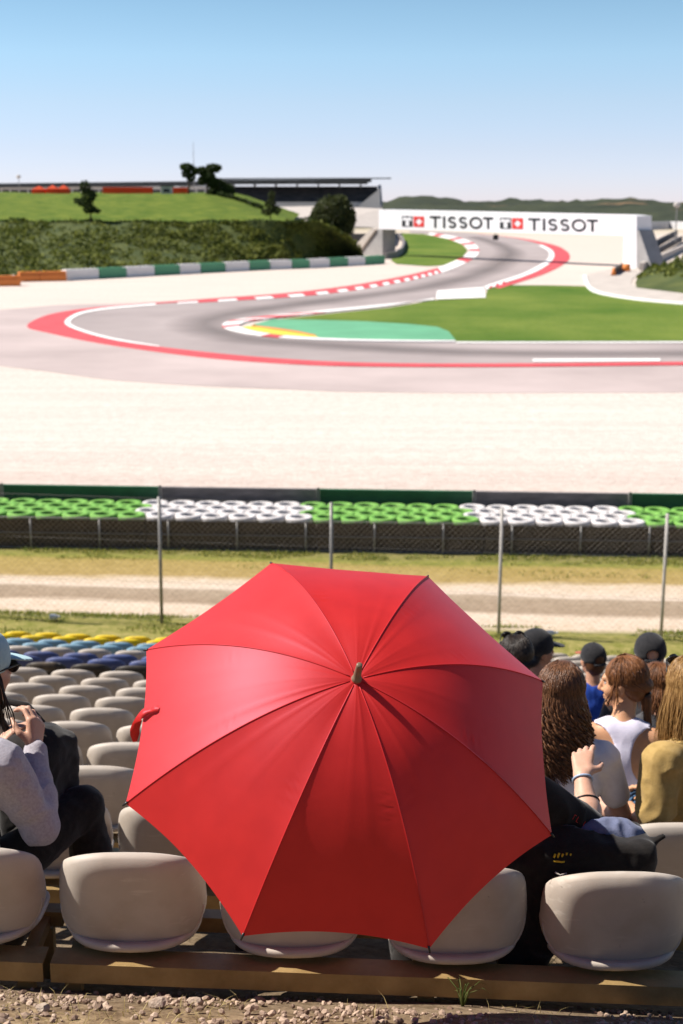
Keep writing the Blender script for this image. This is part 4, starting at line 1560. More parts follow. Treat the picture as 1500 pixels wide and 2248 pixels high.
for me in (bm_.data, pan_o.data, lip_o.data):
    bmx = bmesh.new(); bmx.from_mesh(me); bmesh.ops.recalc_face_normals(bmx, faces=bmx.faces[:]); bmx.to_mesh(me); bmx.free()
seat_meshes = {}
for c_ in ('white', 'black', 'navy', 'blue', 'yellow'):
    seat_meshes[c_] = []
    for o_ in (bm_, pan_o, lip_o):
        d_ = o_.data.copy()
        d_.materials.clear()
        d_.materials.append(M['seat_' + c_])
        seat_meshes[c_].append(d_)
for o_ in (bm_, pan_o, lip_o):
    bpy.data.objects.remove(o_)
SEAT_H = 0.352                          # lip to top of the back


def row_y(k):
    return 3.89 + 1.03 * k


def row_top(k, x):
    return HC - 1.876 - 0.2955 * k + 0.00062 * k * k - 0.042 * (x + 0.63)


def proj(p):
    d = Vector(p) - EYE
    z = d.dot(_fw)
    return 750 + FPX * d.dot(_rt) / z, 1124 - FPX * d.dot(_up) / z


UMB = [(605, 1242), (928, 1268), (1188, 1487), (1215, 1828), (945, 2090), (527, 2060), (272, 1762), (330, 1420)]


def in_umb(x, y, grow=1.0):
    ins = False
    n = len(UMB)
    P_ = [(744 + (a - 744) * grow, 1650 + (b_ - 1650) * grow) for a, b_ in UMB]
    for i in range(n):
        (x1_, y1_), (x2_, y2_) = P_[i], P_[(i + 1) % n]
        if (y1_ > y) != (y2_ > y) and x < (x2_ - x1_) * (y - y1_) / (y2_ - y1_) + x1_:
            ins = not ins
    return ins


ROWLAB = ['nearest', 'second', 'third', 'fourth', 'fifth', 'sixth', 'seventh', 'eighth', 'ninth', 'tenth', 'eleventh', 'twelfth', 'thirteenth', 'fourteenth', 'fifteenth', 'sixteenth', 'seventeenth', 'farthest']
CNAME = {'white': 'off-white', 'black': 'black', 'navy': 'navy blue', 'blue': 'light blue', 'yellow': 'yellow'}
for k in range(18):
    y = row_y(k)
    dep = y * math.cos(PITCH) + (HC - row_top(k, 0)) * math.sin(PITCH)
    half = dep * 760 / FPX
    col0 = ['white'] * 10 + ['black', 'navy', 'navy', 'white', 'blue', 'blue', 'yellow', 'yellow']
    ph = -0.144 - 0.0145 * k if k else -0.148
    PT = 0.47 if k else 0.4915
    i0, i1 = math.ceil((-half - ph - 0.15) / PT), math.floor((half - ph + 0.15) / PT)
    left, mid, right = [], [], []
    for i in range(i0, i1 + 1):
        x = ph + PT * i
        px, py = proj((x, y, row_top(k, x) - 0.1))
        (mid if in_umb(px, py, 0.9 if k > 0 else 0.2) else left if px < 750 else right).append(x)
    b = MB()
    xa, xb = ph + PT * i0 - 0.25, ph + PT * i1 + 0.25
    runs = [(xa, xb)]
    if k == 0:
        runs = [(xa - 0.3, -0.895), (-0.872, xb + 0.3)]
    for (ra, rb_) in runs:
        lab = f'steel beam carrying the {ROWLAB[k]} row of seats'
        if k == 0:
            lab = 'short weathered steel beam under the nearest seats at the left edge' if rb_ < 0 else 'long weathered brown steel beam under the nearest row of seats'
        cx = (ra + rb_) / 2
        bt = thing('seat_beam', lab, 'beam', (cx, y, 0), 0, 'beams under the seat rows')
        b = MB()
        za, zb = row_top(k, ra) - SEAT_H, row_top(k, rb_) - SEAT_H
        L2 = (rb_ - ra) / 2
        b.prism([(-L2, -0.005, za - 0.008), (L2, -0.005, zb - 0.008), (L2, 0.085, zb - 0.008), (-L2, 0.085, za - 0.008)], (0, 0, 0.008))
        b.prism([(-L2, -0.012, za - 0.062), (L2, -0.012, zb - 0.062), (L2, -0.004, zb - 0.062), (-L2, -0.004, za - 0.062)], (0, 0, 0.062))
        b.build('rail', M['beam'], bt)
        b = MB()
        b.prism([(-L2, 0.30, za - 0.05), (L2, 0.30, zb - 0.05), (L2, 0.36, zb - 0.05), (-L2, 0.36, za - 0.05)], (0, 0, 0.05))
        b.build('front_rail', M['beam'], bt)
        nleg = max(2, int((rb_ - ra) / 0.94) + 1)
        for j in range(nleg):
            xx = ra + 0.06 + (rb_ - ra - 0.12) * j / (nleg - 1)
            b = MB()
            zz = row_top(k, xx) - SEAT_H
            for yy in (0.04, 0.33):
                b.prism([(xx - cx - 0.025, yy - 0.02, gz(xx, y + yy) - 0.05), (xx - cx + 0.025, yy - 0.02, gz(xx, y + yy) - 0.05), (xx - cx + 0.025, yy + 0.02, gz(xx, y + yy) - 0.05), (xx - cx - 0.025, yy + 0.02, gz(xx, y + yy) - 0.05)], (0, 0, zz - 0.065 - gz(xx, y + yy) + 0.05))
            b.prism([(xx - cx - 0.02, 0.086, zz - 0.055), (xx - cx + 0.02, 0.086, zz - 0.055), (xx - cx + 0.02, 0.299, zz - 0.055), (xx - cx - 0.02, 0.299, zz - 0.055)], (0, 0, 0.04))
            b.build('leg', M['dark_steel'] if k else M['beam'], bt)
    for side, xs_ in (('left', left), ('mid', mid), ('right', right[::-1])):
        for j, x in enumerate(xs_):
            c_ = col0[k] if side == 'left' or (side == 'mid' and x < 0.1) else 'white'
            px, py = proj((x, y, row_top(k, x) - 0.1))
            if side == 'mid':
                lab = f'plastic stadium seat hidden behind the red umbrella, {ROWLAB[k]} row'
            elif k == 0:
                lab = {0: 'off-white seat at the left edge under the person in the hoodie', 1: 'sunlit off-white seat with clear back left of the umbrella, nearest row', 2: 'off-white seat showing only its lower edge under the umbrella, nearest row', 3: 'shaded off-white seat back half covered by umbrella, right one', 4: 'shaded off-white seat below the black bag, nearest row'}.get(round((x + 1.131) / 0.4915), 'off-white seat of the nearest row beyond the picture')
            else:
                lab = f'{CNAME[c_]} plastic seat, {ROWLAB[k]} row from the camera, {ORD[j]} from the {side} edge'
            t = thing('stadium_seat', lab, 'seat', (x, y + 0.01 * noise.noise(Vector((x * 9, k, 0))), row_top(k, x) - SEAT_H), 0.02 * noise.noise(Vector((x * 7, k * 3, 1))), 'stadium seats on the slope')
            for nm, me in zip(('backrest', 'seat_pan', 'lip'), seat_meshes[c_]):
                if nm == 'lip' and k > 4:
                    continue
                link(bpy.data.objects.new(nm, me), t)

# ------------------------------------------------------------------ the red umbrella
UC = Vector((0.00554684, 3.60344548, HC - 1.40216233))
UN = Vector((0.09822481, -0.65484367, 0.74935416)).normalized()
UE1 = Vector((0.98893674, 0.14833789, 0))
UE2 = UN.cross(UE1)
UR, UH, UROT = 0.60, 0.3235, 2.60350470
um = thing('umbrella', 'open red umbrella with eight panels and a tan ferrule tilted toward the camera', 'umbrella', UC)


def up_(r, a, z):
    return UE1 * (r * math.cos(a)) + UE2 * (r * math.sin(a)) + UN * z


def rib_h(q):
    return UH * (1 - q ** 2.05)


m, n_, l_, p_ = new_mat('red_umbrella_fabric')
tcn = n_.new('ShaderNodeTexCoord')
nz = n_.new('ShaderNodeTexNoise')
nz.inputs['Scale'].default_value = 14
nz.inputs['Detail'].default_value = 8
l_.new(tcn.outputs['Object'], nz.inputs['Vector'])
cr_ = n_.new('ShaderNodeValToRGB')
cr_.color_ramp.elements[0].position = 0.3
cr_.color_ramp.elements[1].position = 0.7
cr_.color_ramp.elements[0].color = (0.52, 0.0125, 0.005, 1)
cr_.color_ramp.elements[1].color = (0.59, 0.017, 0.008, 1)
l_.new(nz.outputs['Fac'], cr_.inputs['Fac'])
l_.new(cr_.outputs['Color'], p_.inputs['Base Color'])
p_.inputs['Roughness'].default_value = 0.54
p_.inputs['Specular IOR Level'].default_value = 0.62
p_.inputs['Specular Tint'].default_value = (1.0, 0.70, 1.0, 1)
p_.inputs['Sheen Weight'].default_value = 0.08
p_.inputs['Sheen Roughness'].default_value = 0.4
p_.inputs['Sheen Tint'].default_value = (1.0, 0.52, 1.0, 1)
wv = n_.new('ShaderNodeTexNoise')
wv.inputs['Scale'].default_value = 900
wv.inputs['Detail'].default_value = 2
l_.new(tcn.outputs['Object'], wv.inputs['Vector'])
bp_ = n_.new('ShaderNodeBump')
bp_.inputs['Strength'].default_value = 0.25
bp_.inputs['Distance'].default_value = 0.001
l_.new(wv.outputs['Fac'], bp_.inputs['Height'])
l_.new(bp_.outputs['Normal'], p_.inputs['Normal'])
tr = n_.new('ShaderNodeBsdfTranslucent')
tr.inputs['Color'].default_value = (0.92, 0.04, 0.004, 1)
mx_ = n_.new('ShaderNodeMixShader')
mx_.inputs['Fac'].default_value = 0.2
l_.new(p_.outputs['BSDF'], mx_.inputs[1])
l_.new(tr.outputs['BSDF'], mx_.inputs[2])
l_.new(mx_.outputs['Shader'], n_['Material Output'].inputs['Surface'])
M['umbrella_red'] = m
M['umbrella_seam'] = mat('umbrella_seam', (0.33, 0.008, 0.008), 0.6, scale=20, var=0.1)
NR, NU = 64, 26
for s in range(8):
    a0, a1 = UROT + s * math.pi / 4, UROT + (s + 1) * math.pi / 4
    seed = s * 11.3
    cre = [(0.5, 0.0007, 0.012), (0.27 + 0.08 * math.sin(seed), 0.0008 * (1 + math.sin(seed * 3)), 0.035), (0.74 + 0.07 * math.cos(seed), 0.0008 * (1 + math.cos(seed * 2)), 0.035)]
    vs, fs = [], []
    for j in range(NR + 1):
        q = max(0.012, j / NR)
        for i in range(NU + 1):
            u = i / NU
            sc_ = 1 - 0.032 * 4 * u * (1 - u) * q ** 6
            r = q * sc_
            p0 = up_(UR * r, a0, rib_h(r))
            p1 = up_(UR * r, a1, rib_h(r))
            p = p0.lerp(p1, u)
            nrm = (UN * 0.8 + (p - UN * p.dot(UN)).normalized() * 0.6 * q).normalized()
            sag = 0.006 * math.sin(math.pi * u) * math.sin(math.pi * q) * q - 0.010 * math.sin(math.pi * u) ** 2 * (q * (1 - q)) * 2
            d = -sag
            for (cu, amp, wd) in cre:
                d += amp * math.exp(-((u - cu) / wd) ** 2) * (1 - q) ** 0.7 * min(1, q * 5)
            # puckers beside the ribs where the stretchers pull
            for (cu, cq, ph_) in ((0.13, 0.55, 0.0), (0.87, 0.53, 1.0)):
                g = math.exp(-((u - cu) / 0.075) ** 2 - ((q - cq) / 0.055) ** 2)
                d += 0.0026 * g * math.sin(q * 165 + ph_ + u * 18) * (0.5 + 0.5 * math.sin(seed + ph_ * 3))
            d += 0.0022 * noise.noise(p * 6 + Vector((seed, 0, 0))) * math.sin(math.pi * u)
            vs.append(p + nrm * d)
    w = NU + 1
    for j in range(NR):
        for i in range(NU):
            fs.append((j * w + i, j * w + i + 1, (j + 1) * w + i + 1, (j + 1) * w + i))
    mesh_obj('canopy_panel', vs, fs, M['umbrella_red'], um, True)
    # the sewn seam over the rib, the steel rib, its black tip
    b = MB()
    b.tube([up_(UR * q, a0, rib_h(q)) + UN * 0.0006 for q in np.linspace(0.03, 1.0, 40)], 0.0016, 5)
    b.build('seam', M['umbrella_red'], um, True)
    b = MB()
    b.tube([up_(UR * q, a0, rib_h(q) - 0.007) for q in np.linspace(0.02, 0.99, 24)], 0.0024, 6)
    b.build('rib', M['dark_steel'], um, True)
    b = MB()
    b.tube([up_(UR * 0.53, a0, rib_h(0.53) - 0.008), UN * (UH - 0.36)], 0.0024, 6)
    b.build('stretcher', M['dark_steel'], um, True)
    b = MB()
    e = up_(UR * 0.99, a0, rib_h(0.99))
    dr = (up_(UR, a0, 0) - up_(UR * 0.9, a0, rib_h(0.9))).normalized()
    b.tube([e, e + dr * 0.012, e + dr * 0.020], [0.0032, 0.0030, 0.0022], 8)
    b.build('rib_tip', M['plastic_black'], um, True)
b = MB()
b.tube([UN * (UH - 0.012), UN * (UH + 0.004), UN * (UH + 0.012), UN * (UH + 0.0125), UN * (UH + 0.062), UN * (UH + 0.071), UN * (UH + 0.073)], [0.0150, 0.0135, 0.0115, 0.0105, 0.0082, 0.0078, 0.005], 16)
M['tan_plastic'] = mat('tan_plastic', (0.16, 0.105, 0.065), 0.4, scale=30, col2=(0.24, 0.165, 0.11))
b.build('ferrule', M['tan_plastic'], um, True)
b = MB()
b.tube([UN * (UH - 0.012 + 0.011 * 0), UN * (UH + 0.0035)], [0.0165, 0.014], 20)
b.build('collar', M['umbrella_red'], um, True)
b = MB()
b.tube([UN * (UH - 0.02), UN * -0.52], 0.006, 10)
b.build('shaft', M['tan_plastic'], um, True)
b = MB()
hp = [UN * -0.50, UN * -0.56, UN * -0.62]
sd = UE1
for k in range(9):
    a = math.pi * k / 8
    hp.append(UN * (-0.64 - 0.035 * math.sin(a)) + sd * (0.035 - 0.035 * math.cos(a)))
hp.append(UN * -0.61 + sd * 0.07)
b.tube(hp, 0.011, 10)
b.build('handle', M['tan_plastic'], um, True)
# closing strap hanging over the rim on the left
stp = []
A0, A1 = up_(UR, UROT, 0), up_(UR, UROT + math.pi / 4, 0)
pA = None
best = None
for s in range(8):
    c_ = up_(UR * 0.97, UROT + (s + 0.5) * math.pi / 4, 0.0)
    q_ = proj(UC + c_)
    dd = (q_[0] - 305) ** 2 + (q_[1] - 1590) ** 2
    if best is None or dd < best[0]:
        best = (dd, s)
sp_ = best[1]
ain, aout = UROT + sp_ * math.pi / 4, UROT + (sp_ + 1) * math.pi / 4


def rim(u, r):
    return up_(UR * r, ain, rib_h(r)).lerp(up_(UR * r, aout, rib_h(r)), u)


u0 = min((abs(proj(UC + rim(u, 0.965))[1] - 1572), u) for u in np.linspace(0.1, 0.9, 81))[1]
st = rim(u0, 0.93) + UN * 0.012
cl = [rim(u0, 0.895) + UN * 0.004, rim(u0, 0.915) + UN * 0.013, st, rim(u0, 0.965) + UN * 0.012 + Vector((-0.008, 0, -0.004)), rim(u0, 0.985) + Vector((-0.013, 0, -0.028)), rim(u0, 0.985) + Vector((-0.016, 0.01, -0.05)), rim(u0, 0.985) + Vector((-0.018, 0.02, -0.075))]
wdir = (rim(0.8, 0.95) - rim(0.2, 0.95)).normalized()
vs, fs = [], []
wd = [0.007, 0.005, 0.011, 0.013, 0.014, 0.013, 0.006]
clr = resample(cl, 25)
for i, p in enumerate(clr):
    w = float(np.interp(i / 24 * 6, range(7), wd))
    kk = min(1.0, max(0.0, (i / 24 - 0.35) / 0.2))
    off = (wdir * w + Vector((0, 0, -0.3 * w))).lerp(Vector((0.93, 0.25, 0.15)) * w, kk)
    for g, th in ((-1, 0), (1, 0), (1, 1), (-1, 1)):
        vs.append(p + off * g + UN * (0.0016 * th))
for i in range(24):
    for k in range(4):
        k2 = (k + 1) % 4
        fs.append((i * 4 + k, i * 4 + k2, i * 4 + 4 + k2, i * 4 + 4 + k))
mesh_obj('strap', vs, fs, M['umbrella_red'], um, True)

# ------------------------------------------------------------------ people
def skin_mat(name, col, c2):
    m_ = mat(name, col, 0.5, scale=18, col2=c2, bump=0.08, bscale=180, spec=0.35)
    p2 = m_.node_tree.nodes['Principled BSDF']
    p2.inputs['Subsurface Weight'].default_value = 0.12
    p2.inputs['Subsurface Radius'].default_value = (0.012, 0.005, 0.003)
    return m_


def cloth_mat(name, col, c2=None, scale=40, rough=0.9, bump=0.25, bscale=160, sheen=0.15):
    return mat(name, col, rough, var=0.15, scale=scale, col2=c2, bump=bump, bscale=bscale, spec=0.15, sheen=sheen, bdist=0.004)


def hair_mat(name, c1, c2, rough=0.45):
    m_, n, l, p = new_mat(name)
    g = n.new('ShaderNodeNewGeometry')
    cr = n.new('ShaderNodeValToRGB')
    cr.color_ramp.elements[0].color = (*c1, 1)
    cr.color_ramp.elements[1].color = (*c2, 1)
    l.new(g.outputs['Random Per Island'], cr.inputs['Fac'])
    l.new(cr.outputs['Color'], p.inputs['Base Color'])
    p.inputs['Roughness'].default_value = rough
    p.inputs['Specular IOR Level'].default_value = 0.35
    return m_


M['skin_tan'] = skin_mat('tan_skin', (0.40, 0.20, 0.125), (0.48, 0.255, 0.165))
M['skin_fair'] = skin_mat('fair_skin', (0.52, 0.29, 0.20), (0.60, 0.355, 0.255))
M['skin_gold'] = skin_mat('golden_skin', (0.50, 0.255, 0.135), (0.58, 0.315, 0.18))  # a golden skin tone, its own colour
M['hoodie'] = cloth_mat('heather_grey_fleece', (0.33, 0.31, 0.35), (0.45, 0.425, 0.47), scale=120)
M['trouser_black'] = cloth_mat('black_trouser_cloth', (0.012, 0.011, 0.010), (0.022, 0.019, 0.017), scale=60)
M['tee_black'] = cloth_mat('black_cotton', (0.010, 0.009, 0.009), (0.018, 0.015, 0.014))
M['tee_white'] = cloth_mat('white_cotton', (0.74, 0.70, 0.72), (0.80, 0.77, 0.79))
M['top_lilac'] = cloth_mat('pale_lilac_jersey', (0.62, 0.585, 0.71), (0.70, 0.665, 0.78))
M['shirt_khaki'] = cloth_mat('mustard_khaki_cotton', (0.34, 0.225, 0.075), (0.42, 0.285, 0.105))
M['denim'] = cloth_mat('blue_denim', (0.035, 0.075, 0.14), (0.06, 0.12, 0.21), scale=90)
M['jacket_blue'] = cloth_mat('royal_blue_cloth', (0.012, 0.045, 0.27), (0.02, 0.07, 0.36))
M['cap_mint'] = cloth_mat('mint_blue_twill', (0.33, 0.50, 0.55), (0.40, 0.57, 0.61), scale=90)
M['cap_black'] = cloth_mat('black_twill', (0.012, 0.012, 0.014), (0.025, 0.024, 0.026))
M['cap_red'] = cloth_mat('rust_trim', (0.35, 0.10, 0.05))
M['shirt_grey'] = cloth_mat('dark_grey_cotton', (0.05, 0.05, 0.055), (0.075, 0.072, 0.075))
M['hair_dark'] = hair_mat('dark_brown_hair', (0.012, 0.007, 0.004), (0.040, 0.021, 0.011))
M['hair_curly'] = hair_mat('curly_brown_hair', (0.05, 0.021, 0.010), (0.19, 0.085, 0.038), 0.42)
M['hair_auburn'] = hair_mat('auburn_hair', (0.06, 0.02, 0.006), (0.22, 0.085, 0.026), 0.5)
M['hair_blond'] = hair_mat('dark_blond_hair', (0.17, 0.085, 0.025), (0.42, 0.25, 0.095), 0.35)
M['hair_black'] = hair_mat('short_black_hair', (0.010, 0.007, 0.005), (0.032, 0.02, 0.013))
M['lens'] = mat('dark_lens', (0.012, 0.008, 0.006), 0.12, var=0.2, spec=0.6)
M['eye_white'] = mat('eye_white', (0.42, 0.38, 0.36), 0.25, var=0.03)
M['eye_dark'] = mat('eye_iris', (0.03, 0.018, 0.01), 0.2)
M['lip'] = mat('lip_skin', (0.42, 0.15, 0.12), 0.45)


def rotm(yaw=0, pitch=0, roll=0):
    return Matrix.Rotation(yaw, 3, 'Z') @ Matrix.Rotation(pitch, 3, 'X') @ Matrix.Rotation(roll, 3, 'Y')


def hand(B, wrist, d, palm, side, curl, spread=0.12, s=1.0, thumb_in=0.5):
    """palm, four jointed fingers, thumb; D points wrist to knuckles, PALM is the palm's facing, SIDE = thumb side"""
    d = Vector(d).normalized()
    palm = Vector(palm)
    palm = (palm - d * palm.dot(d)).normalized()
    t = Vector(side)
    t = (t - d * t.dot(d) - palm * t.dot(palm)).normalized()
    w = Vector(wrist)
    for off, ra, rb, ln in ((0.026, 0.015, 0.0125, 0.088), (0.009, 0.0155, 0.013, 0.092), (-0.009, 0.015, 0.0125, 0.087), (-0.026, 0.0135, 0.0115, 0.078)):
        B.cone(w + t * off * 0.55 * s, w + d * ln * s + t * off * s, ra * s, rb * s, 0.010)
    lens = ((0.043, 0.026, 0.020), (0.048, 0.030, 0.021), (0.045, 0.027, 0.020), (0.035, 0.021, 0.017))
    for k, (off, kn) in enumerate(((0.027, 0.088), (0.009, 0.093), (-0.009, 0.088), (-0.0265, 0.079))):
        p = w + d * kn * s + t * off * s
        c = curl[k] if hasattr(curl, '__len__') else curl
        dirv = (d + t * spread * (1.5 - k) * 0.6).normalized()
        ang = 0.0
        rr = (0.0092, 0.0084, 0.0077, 0.0066) if k < 3 else (0.0082, 0.0075, 0.0069, 0.006)
        for j in range(3):
            ang += c * (0.75, 1.0, 0.7)[j]
            dv = dirv * math.cos(ang) + palm * math.sin(ang)
            q = p + dv * lens[k][j] * s
            B.cone(p, q, rr[j] * s, rr[j + 1] * s, 0.004)
            p = q
    b0 = w + d * 0.022 * s + t * 0.022 * s
    v1 = (d * 0.55 + t * 0.75 + palm * thumb_in * 0.7).normalized()
    p1 = b0 + v1 * 0.042 * s
    v2 = (d * 0.85 + t * 0.25 + palm * thumb_in).normalized()
    p2 = p1 + v2 * 0.032 * s
    p3 = p2 + (d * 0.9 - t * 0.05 + palm * thumb_in * 1.3).normalized() * 0.026 * s
    B.cone(b0, p1, 0.0145 * s, 0.0105 * s, 0.012)
    B.cone(p1, p2, 0.0100 * s, 0.0088 * s, 0.004)
    B.cone(p2, p3, 0.0088 * s, 0.0070 * s, 0.004)


def head_prims(B, H, Rm, s=1.0, jaw=1.0):
    def e(c, r, k=0.02):
        B.ell(H + Rm @ (Vector(c) * s), [x * s for x in r], k, Rm)
    e((0, -0.012, 0.032), (0.074, 0.094, 0.088))
    e((0, 0.030, -0.030), (0.061, 0.066, 0.082))
    e((0, 0.046, -0.078), (0.044 * jaw, 0.040, 0.032))
    e((0, 0.084, -0.100), (0.020, 0.016, 0.014), 0.015)
    e((0.036, 0.062, -0.028), (0.024, 0.024, 0.024))
    e((-0.036, 0.062, -0.028), (0.024, 0.024, 0.024))
    B.cone(H + Rm @ (Vector((-0.032, 0.083, 0.030)) * s), H + Rm @ (Vector((0.032, 0.083, 0.030)) * s), 0.011 * s, 0.011 * s, 0.015)
    B.cone(H + Rm @ (Vector((0, 0.092, 0.016)) * s), H + Rm @ (Vector((0, 0.116, -0.026)) * s), 0.0085 * s, 0.0115 * s, 0.010)
    e((0.011, 0.100, -0.032), (0.008, 0.010, 0.007), 0.008)
    e((-0.011, 0.100, -0.032), (0.008, 0.010, 0.007), 0.008)
    e((0, 0.093, -0.059), (0.022, 0.011, 0.0062), 0.005)
    e((0, 0.092, -0.071), (0.019, 0.011, 0.0068), 0.005)
    for sg in (-1, 1):
        e((sg * 0.077, -0.002, -0.012), (0.009, 0.020, 0.032), 0.008)
        e((sg * 0.080, -0.006, 0.004), (0.009, 0.017, 0.017), 0.006)


def face_parts(root, H, Rm, s=1.0):
    for sg in (-1, 1):
        b_ = MB()
        c = H + Rm @ (Vector((sg * 0.031, 0.0735, 0.008)) * s)
        b_.ball(c, 0.0112 * s, 0, 12)
        o_ = b_.build('eye', M['eye_white'], root, True)
        b_ = MB()
        c = H + Rm @ (Vector((sg * 0.031, 0.0803, 0.008)) * s)
        b_.ball(c, 0.0055 * s, 0, 10)
        b_.build('iris', M['eye_dark'], o_, True)


def hair_cap(B, H, Rm, s=1.0, grow=1.0, low=-0.03):
    def e(c, r, k=0.02):
        B.ell(H + Rm @ (Vector(c) * s), [x * s * grow for x in r], k, Rm)
    e((0, -0.016, 0.040), (0.083, 0.101, 0.092))
    e((0, -0.050, -0.020), (0.074, 0.062, 0.080))
    B.cut(H + Rm @ (Vector((0, 0.130, -0.045)) * s), [0.082 * s, 0.105 * s, 0.105 * s], Rm, 0.006)


def seated(label, loc, yaw=0.0, hyaw=0.0, hpitch=0.0, hroll=0.0, lean=0.05, s=1.0, skin='skin_tan', arms=None, legs=None, top='tee_white', sleeve='short',
           bottom='denim', build=1.0, cell=0.0065, twist=0.0, shoe='tee_black', group=None, neck_fwd=0.02, hands=True, face=True, hoist=0.0, head_x=0.0):
    """a seated figure; origin on the seat under the pelvis, facing +y. returns a dict of anchors for hair and extras"""
    t = thing('person', label, 'person', loc, yaw, group)
    t.scale = (s, s, s)
    RL_ = Matrix.Rotation(-lean, 3, 'X') @ Matrix.Rotation(twist, 3, 'Z')
    piv = Vector((0, 0, 0.10))

    def up(p):
        return piv + RL_ @ (Vector(p) - piv)
    g = build
    B = Body(cell)
    H = up((head_x, neck_fwd + 0.015, 0.765 + hoist))
    Rm = rotm(hyaw, hpitch, hroll)
    B.ell((0, 0.0, 0.105), (0.160 * g, 0.118, 0.112), 0.03)
    B.ell(up((0, 0.01, 0.25)), (0.128 * g, 0.095 * g, 0.14), 0.05, RL_)
    B.ell(up((0, 0.008, 0.41)), (0.150 * g, 0.100, 0.15), 0.05, RL_)
    B.cone(up((-0.140 * g, 0, 0.515)), up((0.140 * g, 0, 0.515)), 0.055, 0.055, 0.04)
    B.cone(up((-0.05, 0.0, 0.545)), up((0.05, 0.0, 0.545)), 0.05, 0.05, 0.05)
    nb = up((0, neck_fwd - 0.02, 0.545))
    B.cone(nb, H + Rm @ Vector((0, -0.012, -0.05)), 0.054, 0.050, 0.03)
    head_prims(B, H, Rm)
    arms = arms or {}
    legs = legs or {}
    A = {}
    for sg, nm in ((-1, 'L'), (1, 'R')):
        sh_ = up((sg * 0.178 * g, 0.0, 0.505))
        a = arms.get(nm, {})
        el = Vector(a.get('elbow', (sg * 0.25, 0.10, 0.24)))
        wr = Vector(a.get('wrist', (sg * 0.13, 0.34, 0.20)))
        B.cone(sh_, el, 0.052 * g, 0.040, 0.03)
        fm_ = el.lerp(wr, 0.35)
        B.cone(el, fm_, 0.040, 0.042, 0.02)
        B.cone(fm_, wr, 0.041, 0.026, 0.02)
        hd = Vector(a.get('dir', (-sg * 0.25, 0.95, -0.05)))
        hand(B, wr, hd, a.get('palm', (-sg * 0.15, 0, -1)), a.get('thumb', (-sg, 0.2, 0.1)), a.get('curl', 0.35))
        L_ = legs.get(nm, {})
        hp_ = Vector((sg * 0.088, 0.02, 0.085))
        kn = Vector(L_.get('knee', (sg * 0.11, 0.44, 0.115)))
        an = Vector(L_.get('ankle', (sg * 0.11, 0.47, -0.33)))
        to = Vector(L_.get('toe', (sg * 0.125, 0.62, -0.375)))
        B.cone(hp_, kn, 0.084, 0.056, 0.03)
        B.cone(kn, kn.lerp(an, 0.35), 0.055, 0.054, 0.02)
        B.cone(kn.lerp(an, 0.35), an, 0.054, 0.036, 0.02)
        B.cone(an + Vector((0, -0.02, -0.03)), to, 0.038, 0.028, 0.02)
        A[nm] = dict(shoulder=sh_, elbow=el, wrist=wr, hip=hp_, knee=kn, ankle=an, toe=to)
    B.build('body', M[skin], t)
    # top
    if top:
        C = Body(cell)
        C.ell((0, 0.0, 0.115), (0.178 * g, 0.135, 0.115), 0.03)
        C.ell(up((0, 0.01, 0.25)), (0.147 * g, 0.114 * g, 0.15), 0.06, RL_)
        C.ell(up((0, 0.008, 0.41)), (0.164 * g, 0.114, 0.158), 0.05, RL_)
        C.cone(up((-0.145 * g, 0, 0.515)), up((0.145 * g, 0, 0.515)), 0.066, 0.066, 0.04)
        C.cone(up((-0.05, -0.005, 0.545)), up((0.05, -0.005, 0.545)), 0.062, 0.062, 0.04)
        if sleeve != 'none':
            for nm in 'LR':
                q = A[nm]
                if sleeve == 'long':
                    C.cone(q['shoulder'], q['elbow'], 0.067 * g, 0.057, 0.03)
                    C.cone(q['elbow'], q['elbow'].lerp(q['wrist'], 0.35), 0.057, 0.057, 0.025)
                    C.cone(q['elbow'].lerp(q['wrist'], 0.35), q['elbow'].lerp(q['wrist'], 0.93), 0.056, 0.038, 0.025)
                    C.cone(q['elbow'].lerp(q['wrist'], 0.88), q['elbow'].lerp(q['wrist'], 0.97), 0.037, 0.034, 0.008)
                else:
                    f = 0.62 if sleeve == 'short' else 0.95
                    C.cone(q['shoulder'], q['shoulder'].lerp(q['elbow'], f), 0.064 * g, 0.060, 0.03)
        if sleeve == 'hoodie':
            pass
        C.cut(up((0, 0.05, 0.655)), (0.078, 0.085, 0.075))
        A['top_body'] = C
        A['up'] = up
    # trousers
    P_ = Body(cell)
    P_.ell((0, 0.0, 0.095), (0.172 * g, 0.130, 0.108), 0.03)
    for nm in 'LR':
        q = A[nm]
        P_.cone(q['hip'], q['knee'], 0.095, 0.068, 0.03)
        P_.cone(q['knee'], q['knee'].lerp(q['ankle'], 0.4), 0.067, 0.064, 0.02)
        P_.cone(q['knee'].lerp(q['ankle'], 0.4), q['ankle'].lerp(q['knee'], 0.04), 0.064, 0.056, 0.02)
    P_.build('trousers', M[bottom], t, 0.006, 11)
    for nm in 'LR':
        q = A[nm]
        S_ = Body(0.007)
        S_.cone(q['ankle'] + Vector((0, -0.035, -0.035)), q['toe'], 0.048, 0.040, 0.02)
        S_.cone(q['ankle'] + Vector((0, -0.02, 0.02)), q['ankle'] + Vector((0, -0.03, -0.03)), 0.046, 0.048, 0.02)
        S_.build('shoe', M[shoe], t)
    if face:
        face_parts(t, H, Rm)
    A.update(root=t, H=H, rot=Rm, up=up, nb=nb, RL=RL_)
    if top:
        pass
    return A


def finish_top(A, name, m_, wr=0.007, ws=8, stretch=(1, 1, 0.7)):
    return A['top_body'].build(name, M[m_], A['root'], wr, ws, stretch)


